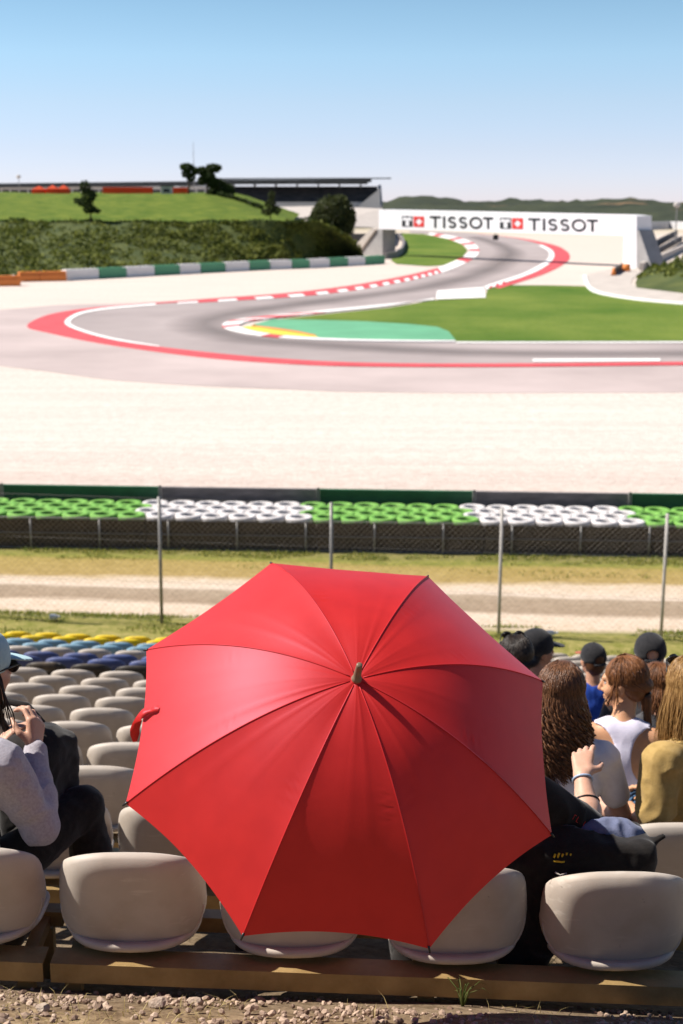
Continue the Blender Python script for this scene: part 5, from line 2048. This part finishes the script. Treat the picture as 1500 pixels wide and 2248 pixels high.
def strands(name, root, m_, H, Rm, n, length, wave=0.0, wl=0.05, rad=0.004, az=(-200, 20), back=0.02, spread=1.0, gather=None, seg=14, s=1.0, elv=(0.05, 1.0), drop_fwd=0.0, layers=1.0):
    """locks of hair: each starts on the scalp, follows the skull and then hangs"""
    b_ = MB()
    for i in range(n):
        a = R(az[0] + (az[1] - az[0]) * random.random())
        ev = elv[0] + (elv[1] - elv[0]) * random.random()
        th = ev * math.pi / 2
        c0 = Vector((math.cos(a) * math.cos(th) * 0.085, -0.016 + math.sin(a) * math.cos(th) * 0.104, 0.036 + math.sin(th) * 0.093)) * s
        path = []
        # down over the skull
        k_ = 5
        for j in range(k_):
            t_ = th * (1 - j / (k_ - 1)) - 0.25 * j / (k_ - 1)
            r = 1.0 + 0.05 * layers * random.random()
            path.append(Vector((math.cos(a) * max(0.3, math.cos(t_)) * 0.088 * r, -0.016 + math.sin(a) * math.cos(t_) * 0.106 * r, 0.036 + math.sin(t_) * 0.095 * r)) * s)
        path = [H + Rm @ q for q in path]
        if gather is not None:
            G, tail = gather
            p0 = path[-1]
            for j in range(1, 6):
                t_ = j / 5
                q = p0.lerp(Vector(G), t_)
                out = (q - H).normalized() * 0.025 * math.sin(math.pi * t_)
                path.append(q + out)
            ph_ = random.random() * 6.28
            for j in range(1, seg):
                t_ = j / (seg - 1)
                q = Vector(G) + Vector(tail) * t_ * length * (0.8 + 0.4 * random.random() * t_)
                rr_ = 0.026 * math.sin(min(1, t_ * 1.6 + 0.15) * math.pi * 0.8) * (0.3 + 0.7 * ((i * 7) % 11) / 11)
                q += Vector((math.cos(ph_) * rr_, math.sin(ph_) * rr_ * 0.8, 0))
                q += Vector((math.cos(ph_ + t_ * 9), math.sin(ph_ + t_ * 9), 0)) * wave
                path.append(q)
        else:
            p0 = path[-1]
            L = length * (0.72 + 0.38 * random.random())
            ph_ = random.random() * 6.28
            wlx = wl * (0.7 + 0.8 * random.random())
            wv_ = wave * (0.45 + 0.9 * random.random())
            rad_dir = Vector((p0.x - H.x, p0.y - H.y, 0)).normalized()
            sw = random.gauss(0, 0.02)
            for j in range(1, seg):
                t_ = j / (seg - 1)
                q = p0 + Vector((0, 0, -L * t_))
                q += rad_dir * (0.02 * spread * math.sin(t_ * 2.2)) + Vector((sw * t_, -back * t_ * 2 + drop_fwd * t_, 0))
                amp = wv_ * min(1, t_ * 3)
                q += Vector((math.cos(ph_ + L * t_ / wlx * 6.28) * amp, math.sin(ph_ + L * t_ / wlx * 6.28) * amp, 0))
                path.append(q)
        N_ = len(path)
        rs = [rad * (0.6 + 0.5 * math.sin(math.pi * min(1, (j + 1) / N_ * 1.1))) * (1 if j < N_ - 3 else (N_ - j) / 4) for j in range(N_)]
        b_.tube(path, rs, 5)
    return b_.build(name, M[m_], root, True)


def cap(A, m_, brim_yaw=0.0, opening=False, s=1.0, trim=None):
    H, Rm = A['H'], A['rot'] @ Matrix.Rotation(brim_yaw, 3, 'Z')
    C = Body(0.006)
    C.ell(H + Rm @ Vector((0, -0.012, 0.050)), (0.089 * s, 0.108 * s, 0.088 * s), 0.01, Rm)
    C.ell(H + Rm @ Vector((0, -0.012, 0.025)), (0.089 * s, 0.107 * s, 0.05), 0.02, Rm)
    C.cut(H + Rm @ Vector((0, 0.03, -0.085)), (0.15, 0.2, 0.090), Rm)
    if opening:
        C.cut(H + Rm @ Vector((0, -0.125, 0.030)), (0.040, 0.055, 0.034), Rm)
    C.ell(H + Rm @ Vector((0, -0.012, 0.140)), (0.010, 0.010, 0.006), 0.004, Rm)
    o_ = C.build('cap', M[m_], A['root'])
    Bm = Body(0.005)
    Bm.ell(H + Rm @ Vector((0, 0.125, 0.026)), (0.070, 0.070, 0.0075), 0.01, Rm @ Matrix.Rotation(-0.18, 3, 'X'))
    Bm.build('brim', M[trim or m_], o_)
    if opening:
        b_ = MB()
        b_.tube([H + Rm @ Vector((math.sin(x) * 0.09, -0.012 - math.cos(x) * 0.112, 0.000)) for x in np.linspace(-0.55, 0.55, 9)], [0.008] * 9, 6)
        b_.build('strap', M[m_], o_, True)
    return o_


def sunglasses(A, off, pitch=0.0, temples=True):
    H, Rm = A['H'], A['rot']
    R2 = Rm @ Matrix.Rotation(pitch, 3, 'X')
    g_ = MB()
    o = H + Rm @ Vector(off)
    for sg in (-1, 1):
        g_.tube([o + R2 @ Vector((sg * 0.034 + math.cos(x) * 0.027, 0.004 - abs(math.cos(x)) * 0.002, math.sin(x) * 0.021)) for x in np.linspace(0, 2 * math.pi, 20)], 0.0026, 6)
        if temples:
            g_.tube([o + R2 @ Vector((sg * 0.064, 0, 0.008)), o + R2 @ Vector((sg * 0.083, -0.05, 0.008)), o + R2 @ Vector((sg * 0.086, -0.115, 0.0)), o + R2 @ Vector((sg * 0.083, -0.135, -0.02))], 0.003, 6)
    g_.tube([o + R2 @ Vector((-0.008, 0.006, 0.004)), o + R2 @ Vector((0.008, 0.006, 0.004))], 0.0028, 6)
    f_ = g_.build('sunglasses', M['plastic_black'], A['root'], True)
    for sg in (-1, 1):
        b_ = MB()
        b_.ball(o + R2 @ Vector((sg * 0.034, 0.002, 0)), (0.027, 0.006, 0.021), 0, 16)
        b_.build('lens', M['lens'], f_, True)
    return f_


def pan_z(k, x):
    return row_top(k, x) - SEAT_H + 0.03


# -- person in the grey hoodie, left edge
x = -1.222
P1 = seated('person in grey hoodie and mint cap at the left edge, holding up both hands', (x, row_y(0) + 0.215, pan_z(0, x)), yaw=-0.30, hyaw=-0.35, hpitch=-0.12, lean=0.10, skin='skin_fair', neck_fwd=0.09, head_x=0.035,
            top='x', sleeve='long', bottom='trouser_black', build=1.06, cell=0.006, twist=-0.05,
            arms={'R': dict(elbow=(0.255, 0.115, 0.275), wrist=(0.15, 0.29, 0.455), dir=(-0.15, 0.45, 0.85), palm=(-0.75, 0.35, 0.1), thumb=(-0.3, -0.6, 0.6), curl=(0.75, 0.8, 0.85, 0.9)),
                  'L': dict(elbow=(-0.24, 0.17, 0.25), wrist=(-0.02, 0.34, 0.42), dir=(0.5, 0.45, 0.6), palm=(0.6, 0.5, -0.2), thumb=(0.0, -0.6, 0.7), curl=(0.7, 0.75, 0.8, 0.85))},
            legs={'R': dict(knee=(0.245, 0.42, 0.215), ankle=(0.29, 0.45, -0.20), toe=(0.32, 0.59, -0.26)), 'L': dict(knee=(-0.07, 0.44, 0.15), ankle=(-0.07, 0.47, -0.29), toe=(-0.08, 0.62, -0.34))})
C = P1['top_body']
up = P1['up']
C.ell(up((0, -0.085, 0.555)), (0.125, 0.075, 0.085), 0.03)
C.ell(up((0.06, -0.10, 0.50)), (0.09, 0.055, 0.08), 0.03)
C.ell((0.05, -0.07, 0.10), (0.17, 0.115, 0.12), 0.04)
finish_top(P1, 'hoodie', 'hoodie', 0.009, 9, (1, 1, 1.3))
Bh = Body(0.006)
hair_cap(Bh, P1['H'], P1['rot'])
Bh.build('hair', M['hair_dark'], P1['root'])
strands('hair_locks', P1['root'], 'hair_dark', P1['H'], P1['rot'], 300, 0.20, wave=0.004, wl=0.12, rad=0.0027, az=(-190, 10), elv=(0.0, 0.35), back=0.0)
cap(P1, 'cap_mint', 0.0)
sunglasses(P1, (0, 0.098, 0.006))

# black backpack on the lap
d1 = P1['root']
bk = thing('backpack', 'black backpack on the lap of the person in the grey hoodie', 'backpack', (x + 0.215, row_y(0) + 0.56, pan_z(0, x) + 0.265), -0.35)
Bb = Body(0.007)
Bb.rbox((0, 0, 0.02), (0.055, 0.075, 0.125), 0.045, 0.02)
Bb.ell((0, 0.0, 0.17), (0.08, 0.10, 0.05), 0.04)
Bb.rbox((0.03, -0.12, -0.05), (0.06, 0.02, 0.07), 0.03, 0.03)
Bb.build('bag', M['tee_black'], bk, 0.008, 10)
b = MB()
b.tube([(-0.10, -0.02, 0.20), (-0.13, -0.03, 0.27), (-0.09, -0.03, 0.31), (-0.02, -0.02, 0.30), (0.03, -0.01, 0.24)], 0.012, 8)
b.tube([(-0.12, -0.08, 0.20), (-0.16, -0.12, 0.10), (-0.14, -0.12, -0.05), (-0.08, -0.10, -0.15)], 0.014, 8)
b.build('strap', M['trouser_black'], bk, True)

# -- person under the umbrella
x = 0.335
P2 = seated('person in black t-shirt under the red umbrella with one forearm raised', (x, row_y(0) + 0.215, pan_z(0, x)), lean=0.02, skin='skin_fair', top='x', sleeve='elbow', bottom='trouser_black', build=1.08, cell=0.0055,
            arms={'R': dict(elbow=(0.455, 0.105, 0.300), wrist=(0.452, 0.265, 0.412), dir=(0.14, 0.82, 0.50), palm=(0.12, 0.5, -0.85), thumb=(0.95, -0.05, 0.25), curl=(0.45, 0.75, 0.85, 0.9)),
                  'L': dict(elbow=(-0.27, -0.02, 0.28), wrist=(-0.265, 0.135, 0.155), dir=(-0.3, 0.4, 0.3), palm=(-0.6, 0.2, -0.3), thumb=(0.0, -0.3, 0.9), curl=(0.95, 1.0, 1.0, 1.0))})
finish_top(P2, 'tshirt', 'tee_black', 0.010, 8)
Bh = Body(0.006)
hair_cap(Bh, P2['H'], P2['rot'])
Bh.build('hair', M['hair_dark'], P2['root'])
M['bead_blue'] = mat('pale_blue_beads', (0.35, 0.45, 0.60), 0.3, var=0.3, scale=60)
el, wr = P2['R']['elbow'], P2['R']['wrist']


def band(root, a, c, f, r, w, m_, name):
    p = a.lerp(c, f)
    d = (c - a).normalized()
    e1 = d.cross(Vector((0, 1, 0.3))).normalized()
    e2 = d.cross(e1)
    b_ = MB()
    n = 28
    b_.tube([p + (e1 * math.cos(2 * math.pi * i / n) + e2 * math.sin(2 * math.pi * i / n)) * r for i in range(n + 1)], w, 6, caps=False)
    return b_.build(name, m_, root, True)


band(P2['root'], el, wr, 0.93, 0.031, 0.0042, M['bead_blue'], 'bracelet')
band(P2['root'], el, wr, 0.50, 0.0425, 0.0028, M['plastic_black'], 'hair_tie')
# small red print on the sleeve
sh_ = P2['R']['shoulder']
ax = (el - sh_).normalized()
b = MB()
for i in range(11):
    f = 0.42 + 0.045 * i
    c0 = sh_.lerp(el, f)
    nrm = (Vector((0.30, -0.80, 0.15)) - ax * ax.dot(Vector((0.30, -0.80, 0.15)))).normalized()
    sd_ = ax.cross(nrm)
    pc = c0 + nrm * 0.0635
    for (u, v2, uu, vv) in ((-0.008, -0.004, 0.008, -0.004), (0.008 * (-1) ** i, -0.004, 0.008 * (-1) ** i, 0.004)):
        b.tube([pc + sd_ * u + ax * v2, pc + sd_ * uu + ax * vv], 0.0011, 4)
b.build('sleeve_print', M['logo_red'], P2['root'])

# -- woman with long curly hair, white t-shirt
x = 0.855
P3 = seated('person with long curly brown hair and white t-shirt right of the red umbrella', (x, row_y(1) + 0.215, pan_z(1, x) - 0.02), hyaw=-0.75, hpitch=-0.05, lean=0.07, s=0.97, skin='skin_fair', top='x', sleeve='short', bottom='denim', build=0.95)
finish_top(P3, 'tshirt', 'tee_white', 0.006, 9)
Bh = Body(0.006)
hair_cap(Bh, P3['H'], P3['rot'], 1.0, 1.04)
Bh.ell(P3['H'] + Vector((-0.01, -0.055, -0.13)), (0.075, 0.035, 0.15), 0.05)
Bh.build('hair', M['hair_curly'], P3['root'])
strands('curls', P3['root'], 'hair_curly', P3['H'], P3['rot'], 950, 0.39, wave=0.013, wl=0.060, rad=0.0028, az=(-195, 25), elv=(0.0, 0.95), back=0.012, seg=26, spread=1.3)

# -- woman with auburn ponytail and lilac racerback top
x = 1.285
P4 = seated('person with auburn ponytail and pale lilac sleeveless top, face turned left in profile', (x, row_y(2) + 0.215, pan_z(2, x) - 0.035), yaw=-0.18, hyaw=1.38, hpitch=-0.14, lean=0.14, s=0.98, skin='skin_gold', top='x', sleeve='none', bottom='trouser_black', build=0.95)
C = P4['top_body']
up = P4['up']
C.cut(up((-0.135, -0.08, 0.43)), (0.112, 0.19, 0.15), P4['RL'])
C.cut(up((0.150, -0.08, 0.43)), (0.105, 0.19, 0.145), P4['RL'])
C.cut(up((-0.225, 0.0, 0.50)), (0.11, 0.2, 0.16), P4['RL'])
C.cut(up((0.225, 0.0, 0.50)), (0.11, 0.2, 0.16), P4['RL'])
finish_top(P4, 'tank_top', 'top_lilac', 0.003, 9)
Bh = Body(0.006)
hair_cap(Bh, P4['H'], P4['rot'], 1.0, 0.975)
Bh.build('hair', M['hair_auburn'], P4['root'])
G = P4['H'] + P4['rot'] @ Vector((0.0, -0.100, -0.055))
strands('ponytail', P4['root'], 'hair_auburn', P4['H'], P4['rot'], 700, 0.19, wave=0.004, rad=0.0027, az=(-222, 42), elv=(-0.30, 0.97), gather=(G, Vector((0.10, -0.16, -0.97))), seg=12)
strands('loose_locks', P4['root'], 'hair_auburn', P4['H'], P4['rot'], 12, 0.13, wave=0.005, wl=0.1, rad=0.003, az=(150, 165), elv=(0.2, 0.4), back=-0.01)
band(P4['root'], G, G + P4['rot'] @ Vector((0, -0.1, -0.2)), 0.05, 0.017, 0.006, M['plastic_black'], 'hair_tie')

# -- woman with long straight blond hair in the mustard shirt
x = 1.40
P5 = seated('person with straight dark blond hair and mustard khaki shirt at the right edge', (x, row_y(1) + 0.235, pan_z(1, x) + 0.01), yaw=0.55, hyaw=-0.25, hpitch=-0.1, lean=0.12, s=0.98, skin='skin_gold', top='x', sleeve='short', bottom='denim', build=1.02,
            arms={'L': dict(elbow=(-0.24, 0.03, 0.215), wrist=(-0.12, 0.25, 0.20)), 'R': dict(elbow=(0.25, 0.10, 0.24), wrist=(0.10, 0.32, 0.22))})
C = P5['top_body']
C.ell((0, -0.02, 0.10), (0.185, 0.145, 0.13), 0.04)
for nm in 'LR':
    q = P5[nm]
    C.cone(q['shoulder'], q['shoulder'].lerp(q['elbow'], 0.66), 0.073, 0.072, 0.03)
finish_top(P5, 'shirt', 'shirt_khaki', 0.015, 7, (1.2, 1.2, 0.9))
Bh = Body(0.006)
hair_cap(Bh, P5['H'], P5['rot'], 1.0, 1.02)
Bh.build('hair', M['hair_blond'], P5['root'])
strands('hair_locks', P5['root'], 'hair_blond', P5['H'], P5['rot'], 1100, 0.27, wave=0.003, wl=0.2, rad=0.0015, az=(-200, 20), elv=(0.0, 0.95), back=0.004, seg=12)
sunglasses(P5, (0, 0.055, 0.105), 0.9)

# -- dark haired man with sunglasses pushed up
x = 0.925
P6 = seated('person with short dark hair and sunglasses on head, just right of the umbrella', (x, row_y(3) + 0.215, pan_z(3, x) + 0.02), hyaw=0.15, lean=0.05, skin='skin_tan', top='x', sleeve='short', bottom='denim', build=1.06, cell=0.007)
finish_top(P6, 'tshirt', 'shirt_grey', 0.006, 8)
Bh = Body(0.006)
hair_cap(Bh, P6['H'], P6['rot'], 1.0, 0.99)
Bh.build('hair', M['hair_black'], P6['root'], 0.004, 60)
sunglasses(P6, (0, 0.050, 0.112), 0.75)
strands('short_hair', P6['root'], 'hair_black', P6['H'], P6['rot'], 700, 0.03, rad=0.0028, az=(-200, 20), elv=(-0.15, 1.0), seg=4, back=0.0, layers=1.4)

# -- man in black cap, brim to the right
x = 1.19
P7 = seated('person in black cap with the brim to the right, beyond the dark-haired man', (x, row_y(4) + 0.215, pan_z(4, x) + 0.03), hyaw=-1.1, lean=0.05, skin='skin_tan', top='x', sleeve='short', bottom='denim', build=1.05, cell=0.007)
finish_top(P7, 'tshirt', 'shirt_grey', 0.006, 8)
Bh = Body(0.007)
hair_cap(Bh, P7['H'], P7['rot'], 1.0, 0.98)
Bh.build('hair', M['hair_black'], P7['root'])
cap(P7, 'cap_black', 0.0, s=1.06)

# -- person in royal blue with a dark cap
x = 1.72
P8 = seated('person in royal blue jacket and dark cap with rust trim, beyond the two women', (x, row_y(5) + 0.215, pan_z(5, x) + 0.0), hyaw=0.35, lean=0.05, s=0.93, skin='skin_tan', top='x', sleeve='long', bottom='denim', build=0.93, cell=0.007)
finish_top(P8, 'jacket', 'jacket_blue', 0.007, 8)
Bh = Body(0.007)
hair_cap(Bh, P8['H'], P8['rot'], 1.0, 1.0)
Bh.build('hair', M['hair_auburn'], P8['root'])
cap(P8, 'cap_black', 0.0, opening=True, trim='cap_red')

# -- man in a black cap with the strap opening at the back
x = 1.875
P9 = seated('person in black cap seen from behind with its strap opening, near the right edge', (x, row_y(4) + 0.215, pan_z(4, x) + 0.02), hyaw=-0.05, lean=0.03, s=1.02, skin='skin_fair', top='x', sleeve='short', bottom='denim', build=1.08, cell=0.007)
finish_top(P9, 'tshirt', 'shirt_grey', 0.006, 8)
Bh = Body(0.007)
hair_cap(Bh, P9['H'], P9['rot'], 0.97, 0.93)
Bh.build('hair', M['skin_fair'], P9['root'])
cap(P9, 'cap_black', 0.0, opening=True, s=1.04)

# -- person with dark reddish hair between the ponytail woman and the capped man
x = 1.70
P10 = seated('person with dark reddish hair tied back, below the black capped person near right edge', (x, row_y(3) + 0.215, pan_z(3, x) - 0.05), hyaw=0.5, lean=0.18, s=0.93, skin='skin_tan', top='x', sleeve='short', bottom='denim', build=0.95, cell=0.007)
finish_top(P10, 'tshirt', 'shirt_grey', 0.006, 8)
Bh = Body(0.006)
hair_cap(Bh, P10['H'], P10['rot'], 1.0, 1.02)
Bh.build('hair', M['hair_auburn'], P10['root'])
strands('hair_locks', P10['root'], 'hair_auburn', P10['H'], P10['rot'], 220, 0.16, wave=0.003, rad=0.0027, az=(-200, 20), elv=(0.0, 0.9), seg=10)

# -- black tote bag on the nearest row, blue cloth inside
x = 0.80
M['cloth_blue'] = cloth_mat('blue_grey_cloth', (0.10, 0.12, 0.20), (0.16, 0.18, 0.28))
M['bag_yellow'] = mat('yellow_print', (0.62, 0.42, 0.02), 0.6)
M['cord'] = mat('pale_cord', (0.42, 0.38, 0.34), 0.7)
bz = pan_z(0, x)
tb_ = thing('tote_bag', 'black tote bag with blue cloth inside on the seat beside the person under the umbrella', 'bag', (x - 0.02, row_y(0) + 0.24, bz), 0.05)
Bb = Body(0.007)
Bb.rbox((0, 0, 0.165), (0.155, 0.075, 0.150), 0.03, 0.02)
Bb.rbox((-0.21, 0.02, 0.10), (0.05, 0.06, 0.16), 0.035, 0.06)
Bb.ell((-0.06, 0.0, 0.30), (0.16, 0.09, 0.08), 0.05)
Bb.cone((0.15, -0.02, 0.30), (0.215, -0.04, 0.345), 0.022, 0.012, 0.02)
Bb.cut((0.035, 0.02, 0.37), (0.155, 0.06, 0.07))
Bb.build('bag', M['tee_black'], tb_, 0.009, 9)
Bc = Body(0.006)
Bc.ell((0.05, 0.015, 0.325), (0.10, 0.055, 0.055), 0.03)
Bc.ell((0.10, 0.02, 0.315), (0.07, 0.05, 0.05), 0.03)
Bc.build('inner_cloth', M['cloth_blue'], tb_, 0.012, 14)
b = MB()
lp = Vector((-0.115, -0.108, 0.315))
for i in range(5):
    b.tube([lp + Vector((0.012 * i - 0.024, 0.004, -0.004)), lp + Vector((0.012 * i - 0.02, 0.0, 0.012 + 0.003 * (i % 2)))], 0.0035, 5)
b.tube([lp + Vector((-0.028, 0.002, -0.010)), lp + Vector((0.0, -0.002, -0.013)), lp + Vector((0.03, 0.002, -0.009))], 0.004, 5)
b.build('logo', M['bag_yellow'], tb_, True)
b = MB()
b.tube(resample([Vector(q_) for q_ in ((-0.11, -0.115, 0.265), (-0.14, -0.12, 0.22), (-0.158, -0.115, 0.15), (-0.155, -0.11, 0.08), (-0.135, -0.10, 0.02), (-0.12, -0.09, -0.02))], 30), 0.0028, 6)
b.tube([(-0.135, -0.112, 0.27), (-0.12, -0.118, 0.262), (-0.10, -0.118, 0.268)], 0.003, 6)
b.build('drawstring', M['cord'], tb_, True)
M['cloth_bright'] = cloth_mat('bright_blue_cloth', (0.05, 0.09, 0.24), (0.09, 0.15, 0.34))
Bc = Body(0.006)
Bc.ell((0, 0, 0.02), (0.045, 0.05, 0.03), 0.02)
Bc.ell((0.02, -0.01, 0.05), (0.025, 0.03, 0.03), 0.02)
o = Bc.build('cloth', M['cloth_bright'], None, 0.01, 16)
o.location = (0.575, row_y(0) + 0.20, HC - 2.25)
tag(o, 'crumpled blue cloth in the gap between the two shaded nearest seats', 'cloth')

# ------------------------------------------------------------------ loose stones, dry grass, weeds, litter
def ico():
    bmx = bmesh.new()
    bmesh.ops.create_icosphere(bmx, subdivisions=1, radius=1)
    v_ = [v.co.copy() for v in bmx.verts]
    f_ = [[v.index for v in f.verts] for f in bmx.faces]
    bmx.free()
    return v_, f_


IV, IF = ico()
b = MB()
for i in range(3800):
    y = 2.95 + 1.0 * random.random() ** 0.9
    x = random.uniform(-1.25, 1.35)
    s = random.choice([0.003, 0.004, 0.005, 0.006, 0.008, 0.010]) * random.uniform(0.7, 1.3)
    if noise.noise(Vector((x * 2.5, y * 3, 3))) < -0.15 and s < 0.01:
        continue
    if random.random() < 0.012:
        s = random.uniform(0.012, 0.020)
    if y > 3.7:
        s *= 0.8
    z = gz(x, y) + s * 0.25
    sx_, sy_, sz_ = random.uniform(0.8, 1.5), random.uniform(0.7, 1.2), random.uniform(0.5, 0.9)
    M3 = rotm(random.random() * 6.28, random.gauss(0, 0.4), random.gauss(0, 0.4))
    vs = []
    for k, v in enumerate(IV):
        w = 1 + 0.30 * noise.noise(v * 1.7 + Vector((i * 1.37, 0, 0)))
        q = M3 @ Vector((v.x * s * sx_ * w, v.y * s * sy_ * w, v.z * s * sz_ * w))
        vs.append((x + q.x, y + q.y, z + q.z))
    b.add(vs, IF)
kind(b.build('gravel', M['stone'], None, False), 'stuff')
# a few bigger stones are things of their own
for (px, py, s, lab) in ((690 / 2, 2208, 0.021, 'large grey brown stone in the sunlit gravel left of centre'), (430, 2205, 0.019, 'pale angular stone in the sunlit gravel below the second seat'), (95, 2218, 0.016, 'pale flat stone in the sunlit gravel at the lower left'), (395, 2170, 0.018, 'dark reddish stone in the shade below the beam')):
    d = ray(px, py)
    t_ = 3.0
    while True:
        p = EYE + d * t_
        if p.z < gz(p.x, p.y):
            break
        t_ += 0.004
    b = MB()
    vs = []
    bmx = bmesh.new()
    bmesh.ops.create_icosphere(bmx, subdivisions=2, radius=1)
    for v in bmx.verts:
        w = 1 + 0.35 * noise.noise(v.co * 1.3 + Vector((px, 0, 0))) + 0.15 * noise.noise(v.co * 3.1 + Vector((py, 0, 0)))
        vs.append(Vector((v.co.x * s * 1.25 * w, v.co.y * s * w, v.co.z * s * 0.8 * w)))
    o = mesh_obj('stone', vs, [[v.index for v in f.verts] for f in bmx.faces], mat('stone_rock', (0.26, 0.19, 0.14), 0.9, scale=40, col2=(0.48, 0.39, 0.31), bump=0.5, bscale=120) if 'rock' not in M else M['rock'], None, False)
    M['rock'] = o.data.materials[0]
    bmx.free()
    o.location = p + Vector((0, 0, s * 0.4))
    tag(o, lab, 'stone', 'larger stones')


def blades(n, area, h, w, lean, seed, cond=None):
    r_ = random.Random(seed)
    vs, fs = [], []
    for _ in range(n):
        x_, y_ = area(r_)
        if cond and not cond(x_, y_, r_):
            continue
        z_ = gz(x_, y_) - 0.005
        hh_ = h * r_.uniform(0.4, 1.3)
        a = r_.random() * 6.28
        ww = w * r_.uniform(0.6, 1.3)
        lx, ly = r_.gauss(0, lean) * hh_, r_.gauss(0, lean) * hh_
        c, s_ = math.cos(a) * ww, math.sin(a) * ww
        k = len(vs)
        vs += [(x_ - c, y_ - s_, z_), (x_ + c, y_ + s_, z_), (x_ + c * 0.7 + lx * 0.4, y_ + s_ * 0.7 + ly * 0.4, z_ + hh_ * 0.6), (x_ - c * 0.7 + lx * 0.4, y_ - s_ * 0.7 + ly * 0.4, z_ + hh_ * 0.6), (x_ + lx, y_ + ly, z_ + hh_ * (1 - 0.3 * lean))]
        fs += [(k, k + 1, k + 2, k + 3), (k + 3, k + 2, k + 4)]
    return vs, fs


v, f = blades(1500, lambda r: (r.uniform(-1.3, 1.3), r.uniform(2.95, 3.75)), 0.035, 0.0014, 1.1, 2, lambda x_, y_, r: noise.noise(Vector((x_ * 3, y_ * 4, 8))) > 0.0)
kind(mesh_obj('dry_grass', v, f, M['dry_blade'], None, False), 'stuff')


def vband(x_, y_, r):
    w = noise.noise(Vector((x_ * 0.35, y_ * 1.2, 2))) + 0.5 * noise.noise(Vector((x_ * 1.3, y_ * 2.5, 5)))
    return w > (-0.15 if y_ > 29.4 or y_ < 24.9 else 0.4)


def varea(r):
    q_ = r.random()
    if q_ < 0.45:
        return r.uniform(-7, 7.5), r.uniform(22.0, 24.95)
    if q_ < 0.62:
        return r.uniform(-7, 7.5), r.gauss(24.75, 0.14)
    if q_ < 0.70:
        return r.uniform(-8, 8.5), r.uniform(28.2, 29.6)
    return r.uniform(-8, 8.5), r.uniform(29.5, 30.45)


v, f = blades(30000, varea, 0.075, 0.010, 0.7, 3, vband)
kind(mesh_obj('grass', v, f, M['grass_blade'], None, False), 'stuff')
M['weed'] = leaf_mat('weed_leaves', (0.07, 0.11, 0.02), (0.2, 0.22, 0.07), 0.3)
for (px, py, n, h, lab) in ((1185, 2180, 34, 0.16, 'tall green grass tuft growing up in front of the beam'), (1015, 2215, 14, 0.10, 'small green weed in the shaded gravel below the umbrella'), (1245, 2190, 12, 0.09, 'short weed right of the tall grass tuft in shade')):
    d = ray(px, py)
    t_ = 3.0
    while True:
        p = EYE + d * t_
        if p.z < gz(p.x, p.y):
            break
        t_ += 0.004
    t = thing('weed', lab, 'weed', p)
    b = MB()
    for i in range(n):
        a = random.random() * 6.28
        L = h * random.uniform(0.5, 1.1)
        le = random.uniform(0.15, 0.8)
        b.tube([(0, 0, 0), (math.cos(a) * L * le * 0.3, math.sin(a) * L * le * 0.3, L * 0.55), (math.cos(a) * L * le * 0.8, math.sin(a) * L * le * 0.8, L * (0.95 - 0.3 * le)), (math.cos(a) * L * le * 1.15, math.sin(a) * L * le * 1.15, L * (0.98 - 0.6 * le))], [0.0014, 0.0015, 0.0011, 0.0004], 4)
    b.build('blades', M['weed'], t, True)
M['clear_plastic'] = mat('pale_plastic', (0.62, 0.64, 0.68), 0.25, var=0.1)
for (px, py, lab) in ((1198, 1381, 'pale plastic bottle lying in the grass right of the umbrella'), (128, 1361, 'pale plastic scrap in the grass above the yellow seats')):
    p = on_y(px, py, 24.55)
    t = thing('plastic_bottle', lab, 'bottle', (p.x, 24.2, gz(p.x, 24.2) + 0.05), 0.2)
    b = MB()
    L = 0.30 if px > 500 else 0.16
    b.tube([(-L / 2, 0, 0.02), (-L / 2 + 0.01, 0, 0.02), (L * 0.25, 0, 0.02), (L * 0.38, 0, 0.02), (L / 2, 0, 0.02)], [0.03, 0.05, 0.05, 0.022, 0.02], 10)
    b.build('bottle_body', M['clear_plastic'], t, True)
    b = MB()
    b.tube([(L / 2, 0, 0.02), (L / 2 + 0.025, 0, 0.02)], 0.024, 8)
    b.build('bottle_cap', M['white_panel'], t, True)
